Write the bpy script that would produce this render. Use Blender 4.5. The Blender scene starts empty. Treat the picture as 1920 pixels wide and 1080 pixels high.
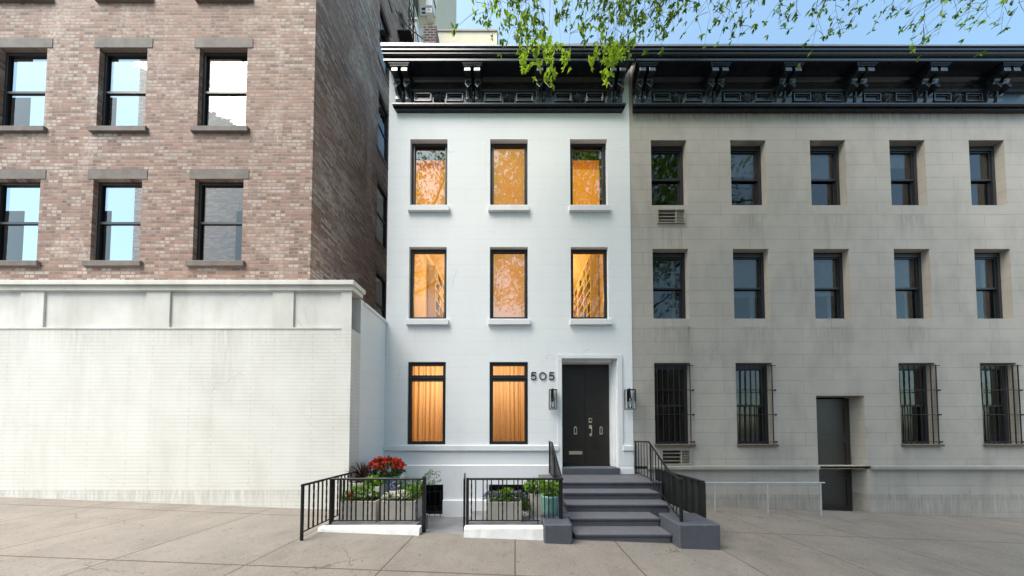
import bpy, math, random
from mathutils import Vector, Matrix
C = bpy.context.scene
COL = C.collection
R = math.radians
rnd = random.Random(7)

# ---------------------------------------------------------------- camera
FPX = 455.0; CAMY = -6.5; CAMZ = 1.8; TILT = R(1.5); PX0 = 966.0; PY0 = 796.0
cd = bpy.data.cameras.new('camera'); cam = bpy.data.objects.new('camera', cd); COL.objects.link(cam)
cam.location = (0, CAMY, CAMZ); cam.rotation_euler = (R(90) + TILT, 0, 0)
cd.sensor_fit = 'HORIZONTAL'; cd.sensor_width = 36.0; cd.lens = FPX / 1920 * 36
cd.shift_x = -(PX0 - 960) / 1920; cd.shift_y = (PY0 - 540) / 1920
cd.clip_start = 0.05; cd.clip_end = 500
C.camera = cam

def F(px, py, Y):
    """x, z of the measured point (px, py) of the survey picture on the upright plane y = Y"""
    u = (px - PX0) / FPX; v = (PY0 - py) / FPX
    t = (Y - CAMY) / (math.cos(TILT) - v * math.sin(TILT))
    return u * t, CAMZ + t * (math.sin(TILT) + v * math.cos(TILT))
def FX(px, py, Y): return F(px, py, Y)[0]
def FZ(py, Y): return F(PX0, py, Y)[1]
def G(px, py, Z):
    u = (px - PX0) / FPX; v = (PY0 - py) / FPX
    t = (Z - CAMZ) / (math.sin(TILT) + v * math.cos(TILT))
    return u * t, CAMY + t * (math.cos(TILT) - v * math.sin(TILT))
def row_of(x, y, z):
    dy = y - CAMY; dz = z - CAMZ
    f = dy * math.cos(TILT) + dz * math.sin(TILT); w = -dy * math.sin(TILT) + dz * math.cos(TILT)
    return PY0 - FPX * w / max(f, 1e-3) if f > 0.05 else -9999
def col_of(x, y, z):
    dy = y - CAMY; dz = z - CAMZ
    f = dy * math.cos(TILT) + dz * math.sin(TILT)
    return PX0 + FPX * x / max(f, 1e-3)

# ---------------------------------------------------------------- nodes
class NT:
    def __init__(s, name):
        s.m = bpy.data.materials.new(name); s.m.use_nodes = True
        s.t = s.m.node_tree; s.b = s.t.nodes['Principled BSDF']; s.out = s.t.nodes['Material Output']
    def n(s, typ, **kw):
        nd = s.t.nodes.new(typ)
        for k, v in kw.items():
            if k in nd.inputs:
                s.set(nd.inputs[k], v)
            else: setattr(nd, k, v)
        return nd
    def set(s, inp, v):
        if isinstance(v, bpy.types.NodeSocket): s.t.links.new(v, inp)
        elif isinstance(v, tuple) and len(v) == 3 and inp.type == 'RGBA': inp.default_value = (*v, 1)
        else: inp.default_value = v
    def math(s, op, a, b=None, c=None):
        nd = s.t.nodes.new('ShaderNodeMath'); nd.operation = op
        s.set(nd.inputs[0], a)
        if b is not None: s.set(nd.inputs[1], b)
        if c is not None: s.set(nd.inputs[2], c)
        return nd.outputs[0]
    def mix(s, fac, a, b, typ='MIX'):
        nd = s.t.nodes.new('ShaderNodeMix'); nd.data_type = 'RGBA'; nd.blend_type = typ
        s.set(nd.inputs[0], fac); s.set(nd.inputs[6], a); s.set(nd.inputs[7], b)
        return nd.outputs[2]
    def pos(s):
        return s.n('ShaderNodeNewGeometry').outputs['Position']
    def noise(s, vec, scale, detail=4, rough=.55, dist=0.0):
        nd = s.n('ShaderNodeTexNoise', Scale=scale, Detail=float(detail), Roughness=rough, Distortion=dist)
        s.t.links.new(vec, nd.inputs['Vector']); return nd.outputs['Fac']
    def ramp(s, fac, lo, hi, a=0.0, b=1.0):
        nd = s.n('ShaderNodeMapRange'); nd.clamp = True
        s.set(nd.inputs[0], fac); nd.inputs[1].default_value = lo; nd.inputs[2].default_value = hi
        nd.inputs[3].default_value = a; nd.inputs[4].default_value = b
        return nd.outputs[0]
    def mapv(s, vec, scale):
        nd = s.n('ShaderNodeMapping'); s.t.links.new(vec, nd.inputs['Vector']); nd.inputs['Scale'].default_value = scale
        return nd.outputs[0]
    def wallvec(s):
        """(x + y, z) of the place: runs along any wall that follows an axis"""
        sp = s.n('ShaderNodeSeparateXYZ'); s.t.links.new(s.pos(), sp.inputs[0])
        cb = s.n('ShaderNodeCombineXYZ')
        s.set(cb.inputs[0], s.math('ADD', sp.outputs[0], sp.outputs[1])); s.set(cb.inputs[1], sp.outputs[2])
        return cb.outputs[0], sp
    def bump(s, h, strength=.3, dist=.01):
        nd = s.n('ShaderNodeBump', Strength=strength, Distance=dist)
        s.set(nd.inputs['Height'], h); s.t.links.new(nd.outputs[0], s.b.inputs['Normal'])
    def base(s, col, rough=.6, metal=0.0, spec=.5):
        s.set(s.b.inputs['Base Color'], col); s.set(s.b.inputs['Roughness'], rough)
        s.set(s.b.inputs['Metallic'], metal); s.set(s.b.inputs['Specular IOR Level'], spec)
        return s

def simple(name, col, col2=None, scale=8, rough=.6, metal=0.0, spec=.5, bump=0.15, bscale=None, bdist=.004):
    k = NT(name); p = k.pos()
    n1 = k.noise(p, scale, 5)
    c2 = col2 or tuple(c * .75 for c in col)
    k.base(k.mix(k.ramp(n1, .3, .7), col, c2), rough, metal, spec)
    if bump: k.bump(k.noise(p, bscale or scale * 6, 4), bump, bdist)
    return k.m

def leafmat(name, a, b, trans=.45, scale=9):
    k = NT(name); p = k.pos()
    col = k.mix(k.ramp(k.noise(p, scale, 3), .3, .7), a, b)
    k.base(col, .5, 0, .3)
    tr = k.n('ShaderNodeBsdfTranslucent'); k.set(tr.inputs[0], col)
    mx = k.n('ShaderNodeMixShader'); mx.inputs[0].default_value = trans
    k.t.links.new(k.b.outputs[0], mx.inputs[1]); k.t.links.new(tr.outputs[0], mx.inputs[2])
    k.t.links.new(mx.outputs[0], k.out.inputs[0])
    return k.m

def emitmat(name, col, strength, col2=None, scale=3):
    k = NT(name); c = col
    if col2: c = k.mix(k.ramp(k.noise(k.pos(), scale, 3), .3, .7), col, col2)
    k.base(c, .8)
    k.set(k.b.inputs['Emission Color'], c); k.b.inputs['Emission Strength'].default_value = strength
    return k.m

def glassmat(name, ior=2.0, tint=(1, 1, 1), rough=0.0, wav=0.0):
    k = NT(name)
    k.t.nodes.remove(k.b)
    fr = k.n('ShaderNodeFresnel'); fr.inputs['IOR'].default_value = ior
    tr = k.n('ShaderNodeBsdfTransparent'); k.set(tr.inputs[0], tint)
    gl = k.n('ShaderNodeBsdfGlossy'); gl.inputs['Roughness'].default_value = rough
    if wav:
        bp = k.n('ShaderNodeBump', Strength=wav, Distance=.02)
        k.set(bp.inputs['Height'], k.noise(k.pos(), 3.0, 2))
        k.t.links.new(bp.outputs[0], gl.inputs['Normal'])
    mx = k.n('ShaderNodeMixShader')
    k.t.links.new(fr.outputs[0], mx.inputs[0]); k.t.links.new(tr.outputs[0], mx.inputs[1]); k.t.links.new(gl.outputs[0], mx.inputs[2])
    k.t.links.new(mx.outputs[0], k.out.inputs[0])
    return k.m

def stucco(name, col, dirt, bw, rh, mortar, joint, jmix, stains=.25, seed=0.0, drips=()):
    """painted or bare stone wall scored into courses"""
    k = NT(name); v, sp = k.wallvec(); p = k.pos()
    wv = k.n('ShaderNodeVectorMath', operation='ADD'); k.t.links.new(v, wv.inputs[0])
    wob = k.n('ShaderNodeTexNoise', Scale=1.3, Detail=2.0); k.t.links.new(p, wob.inputs['Vector'])
    ws = k.n('ShaderNodeVectorMath', operation='SCALE'); k.t.links.new(wob.outputs['Color'], ws.inputs[0]); ws.inputs['Scale'].default_value = .012
    k.t.links.new(ws.outputs[0], wv.inputs[1])
    br = k.n('ShaderNodeTexBrick', Scale=1.0); k.t.links.new(wv.outputs[0], br.inputs['Vector'])
    br.inputs['Brick Width'].default_value = bw; br.inputs['Row Height'].default_value = rh
    br.inputs['Mortar Size'].default_value = mortar; br.inputs['Mortar Smooth'].default_value = .3
    br.offset = .37
    big = k.noise(p, .55 + seed * .1, 5, .6); fine = k.noise(p, 26, 5, .65)
    st = k.noise(k.mapv(p, (1.2, 1.2, .3)), 1.5, 5, .6)
    c = k.mix(k.ramp(big, .35, .75, 0, stains), col, dirt)
    c = k.mix(k.ramp(st, .5, .8, 0, stains * 1.3), c, dirt)
    c = k.mix(k.ramp(fine, .35, .75, 0, .18), c, tuple(x * .8 for x in col))
    # hairline cracks, only here and there
    vo = k.n('ShaderNodeTexVoronoi', feature='DISTANCE_TO_EDGE', Scale=.8)
    wp = k.n('ShaderNodeVectorMath', operation='ADD'); k.t.links.new(p, wp.inputs[0])
    cn = k.n('ShaderNodeTexNoise', Scale=3.0, Detail=4.0); k.t.links.new(p, cn.inputs['Vector'])
    cs = k.n('ShaderNodeVectorMath', operation='SCALE'); k.t.links.new(cn.outputs['Color'], cs.inputs[0]); cs.inputs['Scale'].default_value = .25
    k.t.links.new(cs.outputs[0], wp.inputs[1]); k.t.links.new(wp.outputs[0], vo.inputs['Vector'])
    crack = k.math('MULTIPLY', k.ramp(vo.outputs['Distance'], .0, .006, 1, 0), k.ramp(k.noise(p, .7, 2), .56, .6))
    c = k.mix(k.math('MULTIPLY', crack, .4), c, tuple(x * .5 for x in col))
    jf = k.math('MULTIPLY', br.outputs['Fac'], k.ramp(k.noise(p, 1.1, 2), .3, .65, .35, 1))
    c = k.mix(k.math('MULTIPLY', jf, jmix), c, joint)
    for xc, hw, zt, ln, amt, dc in drips:                      # weather stains that run down from a sill, a unit or the cornice
        fx = k.ramp(k.math('ABSOLUTE', k.math('SUBTRACT', sp.outputs[0], xc)), hw * .35, hw, 1, 0)
        fz = k.math('MULTIPLY', k.ramp(sp.outputs[2], zt - ln, zt, 0, 1), k.ramp(sp.outputs[2], zt, zt + .02, 1, 0))
        nz = k.ramp(k.noise(k.mapv(p, (7, 1, .7)), 2.2, 5, .6), .36, .66)
        c = k.mix(k.math('MULTIPLY', k.math('MULTIPLY', fx, fz), k.math('MULTIPLY', nz, amt)), c, dc)
    k.base(c, .75, 0, .3)
    h = k.math('SUBTRACT', k.math('MULTIPLY', fine, .35), jf)
    k.bump(h, .35, .006)
    return k

def brickmat(name, c1, c2, mortar, bw=.21, rh=.072, ms=.009, pale=None, jag=.5, painted=False, seam=1.0):
    k = NT(name); v, sp = k.wallvec(); p = k.pos()
    br = k.n('ShaderNodeTexBrick', Scale=1.0); k.t.links.new(v, br.inputs['Vector'])
    br.inputs['Brick Width'].default_value = bw; br.inputs['Row Height'].default_value = rh
    br.inputs['Mortar Size'].default_value = ms; br.inputs['Mortar Smooth'].default_value = .2
    k.set(br.inputs['Color1'], c1); k.set(br.inputs['Color2'], c2); k.set(br.inputs['Mortar'], mortar)
    br.inputs['Bias'].default_value = -.1
    c = br.outputs['Color']
    # each brick its own shade: white noise on the brick's cell
    rown = k.math('FLOOR', k.math('DIVIDE', sp.outputs[2], rh))
    xx = k.math('ADD', sp.outputs[0], sp.outputs[1])
    coln = k.math('FLOOR', k.math('ADD', k.math('DIVIDE', xx, bw), k.math('MULTIPLY', rown, .5)))
    cb = k.n('ShaderNodeCombineXYZ'); k.set(cb.inputs[0], coln); k.set(cb.inputs[1], rown)
    wn = k.n('ShaderNodeTexWhiteNoise', noise_dimensions='2D'); k.t.links.new(cb.outputs[0], wn.inputs['Vector'])
    inb = k.math('SUBTRACT', 1.0, br.outputs['Fac'])
    if pale:
        pw = k.math('MULTIPLY', k.ramp(wn.outputs['Value'], .5, .9), k.ramp(k.noise(p, .45, 4, .6), .32, .62, .25, 1))
        c = k.mix(k.math('MULTIPLY', pw, inb), c, pale)
        wash = k.math('MULTIPLY', k.ramp(k.noise(k.mapv(p, (1, .9, .35)), .8, 6, .7, 1.2), .54, .7), k.ramp(k.noise(p, 14, 4), .35, .62))
        c = k.mix(k.math('MULTIPLY', wash, .62), c, tuple(x * 1.25 for x in pale))
        soot = k.ramp(k.noise(p, .9, 5, .65), .5, .8, 0, .35)
        c = k.mix(soot, c, (.035, .03, .03))
    c = k.mix(k.ramp(wn.outputs['Value'], 0, 1, 0, .35), c, tuple(x * .6 for x in c1))
    c = k.mix(k.ramp(k.noise(p, 30, 4), .4, .8, 0, .25), c, tuple(x * .5 for x in c1))
    k.base(c, .85, 0, .25)
    h = k.math('ADD', k.math('MULTIPLY', inb, seam), k.math('MULTIPLY', k.noise(p, 60, 3), .3))
    k.bump(h, jag, .008)
    return k.m

# ---------------------------------------------------------------- materials
kw = stucco('white_painted_stone', (.80, .81, .825), (.60, .61, .63), 7.3, .352, .0032, (.45, .46, .48), .55, .16, 0.0, [(x_, .62, z_, l_, .20, (.46, .45, .43)) for x_, z_, l_ in ((-2.38, 7.78, .8), (-.17, 7.78, .6), (2.03, 7.78, .9), (-2.40, 4.62, .7), (-.16, 4.62, .9), (2.05, 4.62, .6))] + [(0, 9, .25, .9, .25, (.5, .49, .47))]); M_WHITE = kw.m
kp = stucco('white_painted_plinth', (.78, .79, .81), (.55, .55, .57), 9, 5.0, .002, (.5, .5, .52), .2, .3, 2); M_PLINTH = kp.m
kg = stucco('grey_cast_stone', (.43, .392, .352), (.20, .185, .168), 2.15, .352, .006, (.11, .105, .10), .6, .38, 4, [(4.52, .07, 7.40, 1.3, .8, (.22, .13, .06)), (4.05, .05, 7.40, .7, .6, (.14, .12, .10)), (4.25, .75, 4.62, .75, .6, (.16, .145, .13)), (4.72, .12, 4.62, 1.1, .6, (.13, .115, .105)), (8, 9, 10.6, .35, .75, (.15, .125, .105)), (4.3, .8, 1.35, .5, .5, (.17, .155, .14)), (6.45, .6, 7.75, .9, .5, (.16, .15, .13)), (6.45, .6, 4.62, .8, .55, (.16, .15, .13)), (8.65, .6, 7.75, .7, .5, (.16, .15, .13)), (8.65, .6, 4.62, 1.0, .5, (.16, .15, .13)), (10.85, .6, 7.75, .8, .5, (.16, .15, .13)), (10.85, .6, 4.62, .8, .5, (.16, .15, .13)), (9, 9, .1, 1.0, .6, (.15, .135, .12))]); M_GREY = kg.m
ks = stucco('grey_sill_stone', (.34, .325, .30), (.19, .18, .17), 7, 7, .002, (.2, .2, .2), .2, .5, 3); M_GSILL = ks.m
M_OLDWHITE = stucco('white_painted_brick', (.74, .725, .685), (.52, .50, .45), 1.3, .079, .0045, (.33, .31, .28), .65, .4, 6, [(-9, 9, 4.3, .9, .45, (.34, .31, .26)), (-9, 9, .55, .6, .55, (.30, .28, .25)), (-6.2, .3, 4.2, 2.2, .4, (.36, .33, .27)), (-9.3, .25, 4.2, 1.8, .4, (.36, .33, .27)), (-12, .4, 4.2, 2.6, .4, (.36, .33, .27))]).m
kq = stucco('old_white_render', (.75, .735, .695), (.50, .48, .43), 6, 6, .002, (.4, .4, .38), .2, .7, 5); M_OLDPLAIN = kq.m
M_BRICK = brickmat('old_brown_brick', (.40, .235, .18), (.17, .11, .09), (.30, .255, .225), pale=(.70, .61, .55), bw=.215, rh=.078, ms=.011, jag=.8)
M_CHIM = brickmat('chimney_brick', (.17, .075, .055), (.07, .045, .045), (.38, .36, .34), .2, .085, .016)
M_BLACK = simple('black_window_paint', (.013, .015, .019), (.02, .022, .027), 20, .4, 0, .35, .1)
M_CORN = simple('black_cornice_paint', (.009, .012, .018), (.016, .021, .029), 5, .2, 0, .45, .22, 14, .004)
M_CORNP = simple('weathered_cornice_panel', (.012, .013, .016), (.026, .025, .027), 4, .16, 0, .45, .5, 7, .008)
M_CORNB = simple('glossy_cornice_paint', (.014, .017, .023), (.022, .026, .033), 5, .2, 0, .5, .2, 14, .003); M_CORNB.node_tree.nodes['Principled BSDF'].inputs['IOR'].default_value = 1.58
M_CORN.node_tree.nodes['Principled BSDF'].inputs['IOR'].default_value = 1.5
M_FLASH = simple('zinc_flashing', (.27, .29, .345), (.20, .22, .265), 2, .45, .3, .5, .2)
M_IRON = simple('black_iron', (.010, .010, .011), (.018, .017, .017), 25, .5, 0, .22, .3, 60, .002)
M_STEP = simple('grey_step_paint', (.10, .103, .118), (.075, .078, .09), 3, .6, 0, .35, .5, 30, .004)
k = NT('worn_grey_step_paint'); p = k.pos(); n1 = k.noise(p, 2.6, 6, .65)
c = k.mix(k.ramp(n1, .35, .7), (.066, .071, .093), (.048, .052, .069))
c = k.mix(k.math('MULTIPLY', k.ramp(k.noise(p, 8, 6, .75), .56, .66), .5), c, (.11, .115, .135))
geo = k.n('ShaderNodeNewGeometry')
c = k.mix(k.math('MULTIPLY', k.ramp(geo.outputs['Pointiness'], .52, .6), .5), c, (.16, .16, .175))
c = k.mix(k.math('MULTIPLY', k.ramp(k.noise(p, 26, 4, .7), .55, .68), .4), c, (.045, .045, .05))
k.base(c, k.ramp(n1, .3, .7, .5, .75), 0, .35); k.bump(k.noise(p, 16, 5, .7), .6, .008); M_STEP = k.m
M_DOOR = NT('ebonised_oak_door')
_p = M_DOOR.pos(); _g = M_DOOR.noise(M_DOOR.mapv(_p, (1.2, 1, 22)), 4, 6, .6)
M_DOOR.base(M_DOOR.mix(M_DOOR.ramp(_g, .3, .75), (.010, .009, .0085), (.030, .025, .022)), M_DOOR.ramp(_g, .3, .7, .33, .5), 0, .5)
M_DOOR.bump(_g, .12, .002); M_DOOR = M_DOOR.m
M_NICKEL = simple('polished_nickel', (.85, .74, .60), (.75, .65, .53), 30, .4, 1.0, .5, 0)
M_GLASS = glassmat('lit_window_glass', 2.0)
M_GLASSUP = glassmat('coated_window_glass', 2.9)
M_GLASSD = glassmat('old_window_glass', 1.75, (.62, .66, .66), .012, .10)
M_LGLASS = glassmat('lantern_glass', 1.45, (.93, .95, .95))
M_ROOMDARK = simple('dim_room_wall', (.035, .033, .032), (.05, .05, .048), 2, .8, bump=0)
M_ROOMWARM = simple('warm_room_paint', (.78, .62, .38), (.72, .56, .33), 2, .8, bump=0)
M_BROWNROOM = simple('brown_room_wall', (.10, .075, .05), (.07, .05, .035), 2, .8, bump=0)
M_SHADE_O = emitmat('lit_orange_blind', (1.0, .47, .05), .115, (1.0, .52, .07), 2.5)
M_SHADE_OD = emitmat('lit_orange_blind_header', (.95, .30, .02), .085)
M_SHADE_P = emitmat('lit_amber_blind', (1.0, .54, .16), .10, (1.0, .57, .18), 1.2)
M_RAWWHITE = simple('white_blind', (.62, .62, .60), (.5, .5, .49), 3, .7, bump=0)
M_CONC = simple('planter_concrete', (.50, .475, .43), (.40, .38, .345), 5, .85, 0, .2, .5, 40, .004)
M_SOIL = simple('dark_soil', (.03, .022, .016), (.05, .035, .025), 30, .95, 0, .2, 1, 60, .02)
M_AREA = simple('areaway_bluestone', (.23, .235, .25), (.15, .152, .165), 2.5, .8, 0, .3, .4, 30, .005)
M_CURBW = simple('white_painted_curb', (.80, .80, .80), (.70, .69, .68), 4, .7, 0, .3, .6, 18, .010)
M_TURQ = NT('turquoise_glaze')
_p = M_TURQ.pos(); _g = M_TURQ.noise(M_TURQ.mapv(_p, (26, 26, 1.2)), 1.6, 5, .6)
M_TURQ.base(M_TURQ.mix(M_TURQ.ramp(_g, .35, .68), (.10, .30, .29), (.25, .40, .36)), .16, 0, .6); M_TURQ = M_TURQ.m
M_ACF = simple('beige_ac_metal', (.38, .34, .28), (.28, .25, .21), 8, .5, .2, .4, .1)
M_ACD = simple('dark_ac_inside', (.03, .028, .025), None, 8, .8, bump=0)
M_CREAM = stucco('cream_render', (.66, .585, .44), (.52, .46, .35), 9, 3.0, .01, (.5, .45, .35), .3, .3, 7).m
M_WHITEP = simple('white_paint', (.8, .8, .79), (.7, .7, .7), 3, .6, bump=.1)
M_ROOF = simple('roof_felt', (.10, .10, .10), (.07, .07, .07), 3, .9)
M_LEAD = simple('grey_pipe', (.5, .52, .55), (.4, .42, .45), 5, .4, .4)
M_BARK = simple('tree_bark', (.12, .10, .08), (.06, .05, .042), 9, .95, 0, .2, 1, 22, .03)
M_LEAF = leafmat('tree_leaves', (.12, .215, .02), (.06, .13, .015), .5, 3)
M_LEAFY = leafmat('lit_tree_leaves', (.36, .50, .03), (.24, .40, .03), .5, 6)  # yellow-green with the sunlight put in; the crown mixes it in at random
M_GREEN = leafmat('plant_green', (.12, .26, .03), (.06, .15, .025), .3, 25)
M_LIME = leafmat('plant_lime', (.28, .44, .05), (.15, .30, .03), .35, 25)
M_SAGE = leafmat('plant_sage', (.16, .22, .11), (.10, .15, .08), .3, 25)
M_BEGL = leafmat('begonia_leaf', (.055, .07, .025), (.09, .035, .025), .25, 25)
M_RED = leafmat('red_petal', (.62, .02, .012), (.42, .01, .01), .3, 40)
M_WPET = leafmat('white_petal', (.85, .84, .74), (.72, .74, .60), .3, 40)
M_VIOL = leafmat('violet_petal', (.22, .14, .50), (.32, .22, .55), .3, 40)
M_PLUM = leafmat('plum_blade', (.050, .022, .026), (.095, .045, .045), .15, 14)
M_TERRA = simple('dark_saucer', (.05, .05, .052), None, 9, .4)
M_DARKBOX = simple('black_ribbed_sheet', (.012, .012, .013), (.02, .02, .02), 9, .45, .2, .5, .2)
M_OPP = brickmat('opposite_brick', (.30, .20, .15), (.24, .15, .11), (.35, .32, .29), .21, .072, .009)
M_SHELF = simple('cream_shelf_paint', (.80, .68, .42), (.75, .62, .38), 3, .5, bump=0)
M_BOOKS = [simple('book_cloth', c, tuple(x * .6 for x in c), 14, .7, bump=0) for c in
           [(.30, .06, .03), (.05, .06, .08), (.55, .48, .34), (.12, .10, .06), (.45, .26, .08), (.03, .03, .03), (.62, .58, .5), (.16, .05, .04)]]

# slabs of the pavement
k = NT('pavement_concrete'); p = k.pos(); sp = k.n('ShaderNodeSeparateXYZ'); k.t.links.new(p, sp.inputs[0])
def joint(coord, period, off, w):
    a = k.math('SUBTRACT', k.math('PINGPONG', k.math('ADD', coord, off), period / 2), 0.0)
    return k.ramp(a, w * .5, w, 1, 0)
wob = k.math('MULTIPLY', k.math('SUBTRACT', k.noise(p, 6, 3), .5), .012)
jx = joint(k.math('ADD', sp.outputs[0], wob), 1.68, 0.0, .013)
jy = joint(k.math('ADD', sp.outputs[1], wob), 1.68, 3.43, .013)
jj = k.math('MAXIMUM', jx, jy)
slab = k.n('ShaderNodeTexWhiteNoise', noise_dimensions='2D')
cb = k.n('ShaderNodeCombineXYZ')
k.set(cb.inputs[0], k.math('FLOOR', k.math('DIVIDE', sp.outputs[0], 1.68)))
k.set(cb.inputs[1], k.math('FLOOR', k.math('DIVIDE', k.math('ADD', sp.outputs[1], 3.43), 1.68)))
k.t.links.new(cb.outputs[0], slab.inputs['Vector'])
c = k.mix(k.ramp(k.noise(p, 1.4, 6, .6), .35, .7), (.195, .170, .146), (.132, .116, .100))
c = k.mix(k.ramp(slab.outputs['Value'], 0, 1, 0, .35), c, (.20, .187, .172))
c = k.mix(k.ramp(k.noise(p, 55, 5, .7), .42, .62, 0, .45), c, (.25, .235, .215))
sv = k.n('ShaderNodeTexVoronoi', Scale=42.0); k.t.links.new(p, sv.inputs['Vector'])
spk = k.math('MULTIPLY', k.ramp(sv.outputs['Distance'], .24, .36, 1, 0), k.ramp(k.noise(p, 9, 4, .7), .48, .6))
c = k.mix(k.math('MULTIPLY', spk, .8), c, (.07, .062, .055))
sv2 = k.n('ShaderNodeTexVoronoi', Scale=14.0); k.t.links.new(p, sv2.inputs['Vector'])
gum = k.math('MULTIPLY', k.ramp(sv2.outputs['Distance'], .16, .22, 1, 0), k.ramp(k.noise(p, 3.3, 3, .6), .56, .6))
c = k.mix(k.math('MULTIPLY', gum, .65), c, (.09, .082, .075))
c = k.mix(k.ramp(k.noise(p, 2.3, 5, .7), .52, .75, 0, .5), c, (.13, .115, .10))
sv3 = k.n('ShaderNodeTexVoronoi', Scale=4.6); k.t.links.new(p, sv3.inputs['Vector'])
gum2 = k.math('MULTIPLY', k.ramp(sv3.outputs['Distance'], .07, .09, 1, 0), k.ramp(k.noise(p, 1.3, 2), .45, .5))
c = k.mix(k.math('MULTIPLY', gum2, .7), c, (.06, .055, .05))
c = k.mix(k.math('MULTIPLY', jj, .85), c, (.075, .05, .032))
wq = k.n('ShaderNodeVectorMath', operation='ADD'); k.t.links.new(p, wq.inputs[0])
wn_ = k.n('ShaderNodeTexNoise', Scale=2.2, Detail=5.0); k.t.links.new(p, wn_.inputs['Vector'])
ws_ = k.n('ShaderNodeVectorMath', operation='SCALE'); k.t.links.new(wn_.outputs['Color'], ws_.inputs[0]); ws_.inputs['Scale'].default_value = .5
k.t.links.new(ws_.outputs[0], wq.inputs[1]); vc = k.n('ShaderNodeTexVoronoi', feature='DISTANCE_TO_EDGE', Scale=.55); k.t.links.new(wq.outputs[0], vc.inputs['Vector'])
crk = k.math('MULTIPLY', k.ramp(vc.outputs['Distance'], 0, .006, 1, 0), k.ramp(k.noise(p, .5, 2), .5, .56))
c = k.mix(k.math('MULTIPLY', crk, .7), c, (.06, .05, .042))
patch = k.math('MULTIPLY', k.ramp(k.noise(p, .8, 6, .7), .57, .62), .35)
c = k.mix(patch, c, (.12, .108, .096))
k.base(c, .85, 0, .25)
k.bump(k.math('SUBTRACT', k.math('MULTIPLY', k.noise(p, 70, 4, .7), .5), jj), .45, .006)
M_PAVE = k.m
M_ROAD = simple('asphalt', (.05, .05, .052), (.035, .035, .037), 40, .9, bump=.6)
M_GROUND = simple('far_ground', (.12, .115, .105), (.09, .09, .085), .4, .95)

# ---------------------------------------------------------------- building blocks
WORLD = {}
def empty(name, loc=(0, 0, 0)):
    o = bpy.data.objects.new(name, None); COL.objects.link(o); o.location = loc
    o.empty_display_size = .2; WORLD[o] = Vector(loc); return o
def tag(o, label=None, cat=None, group=None, kind=None):
    if label: o['label'] = label
    if cat: o['category'] = cat
    if group: o['group'] = group
    if kind: o['kind'] = kind
    return o
def thing(name, label, cat, loc=(0, 0, 0), group=None):
    return tag(empty(name, loc), label, cat, group)

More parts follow.
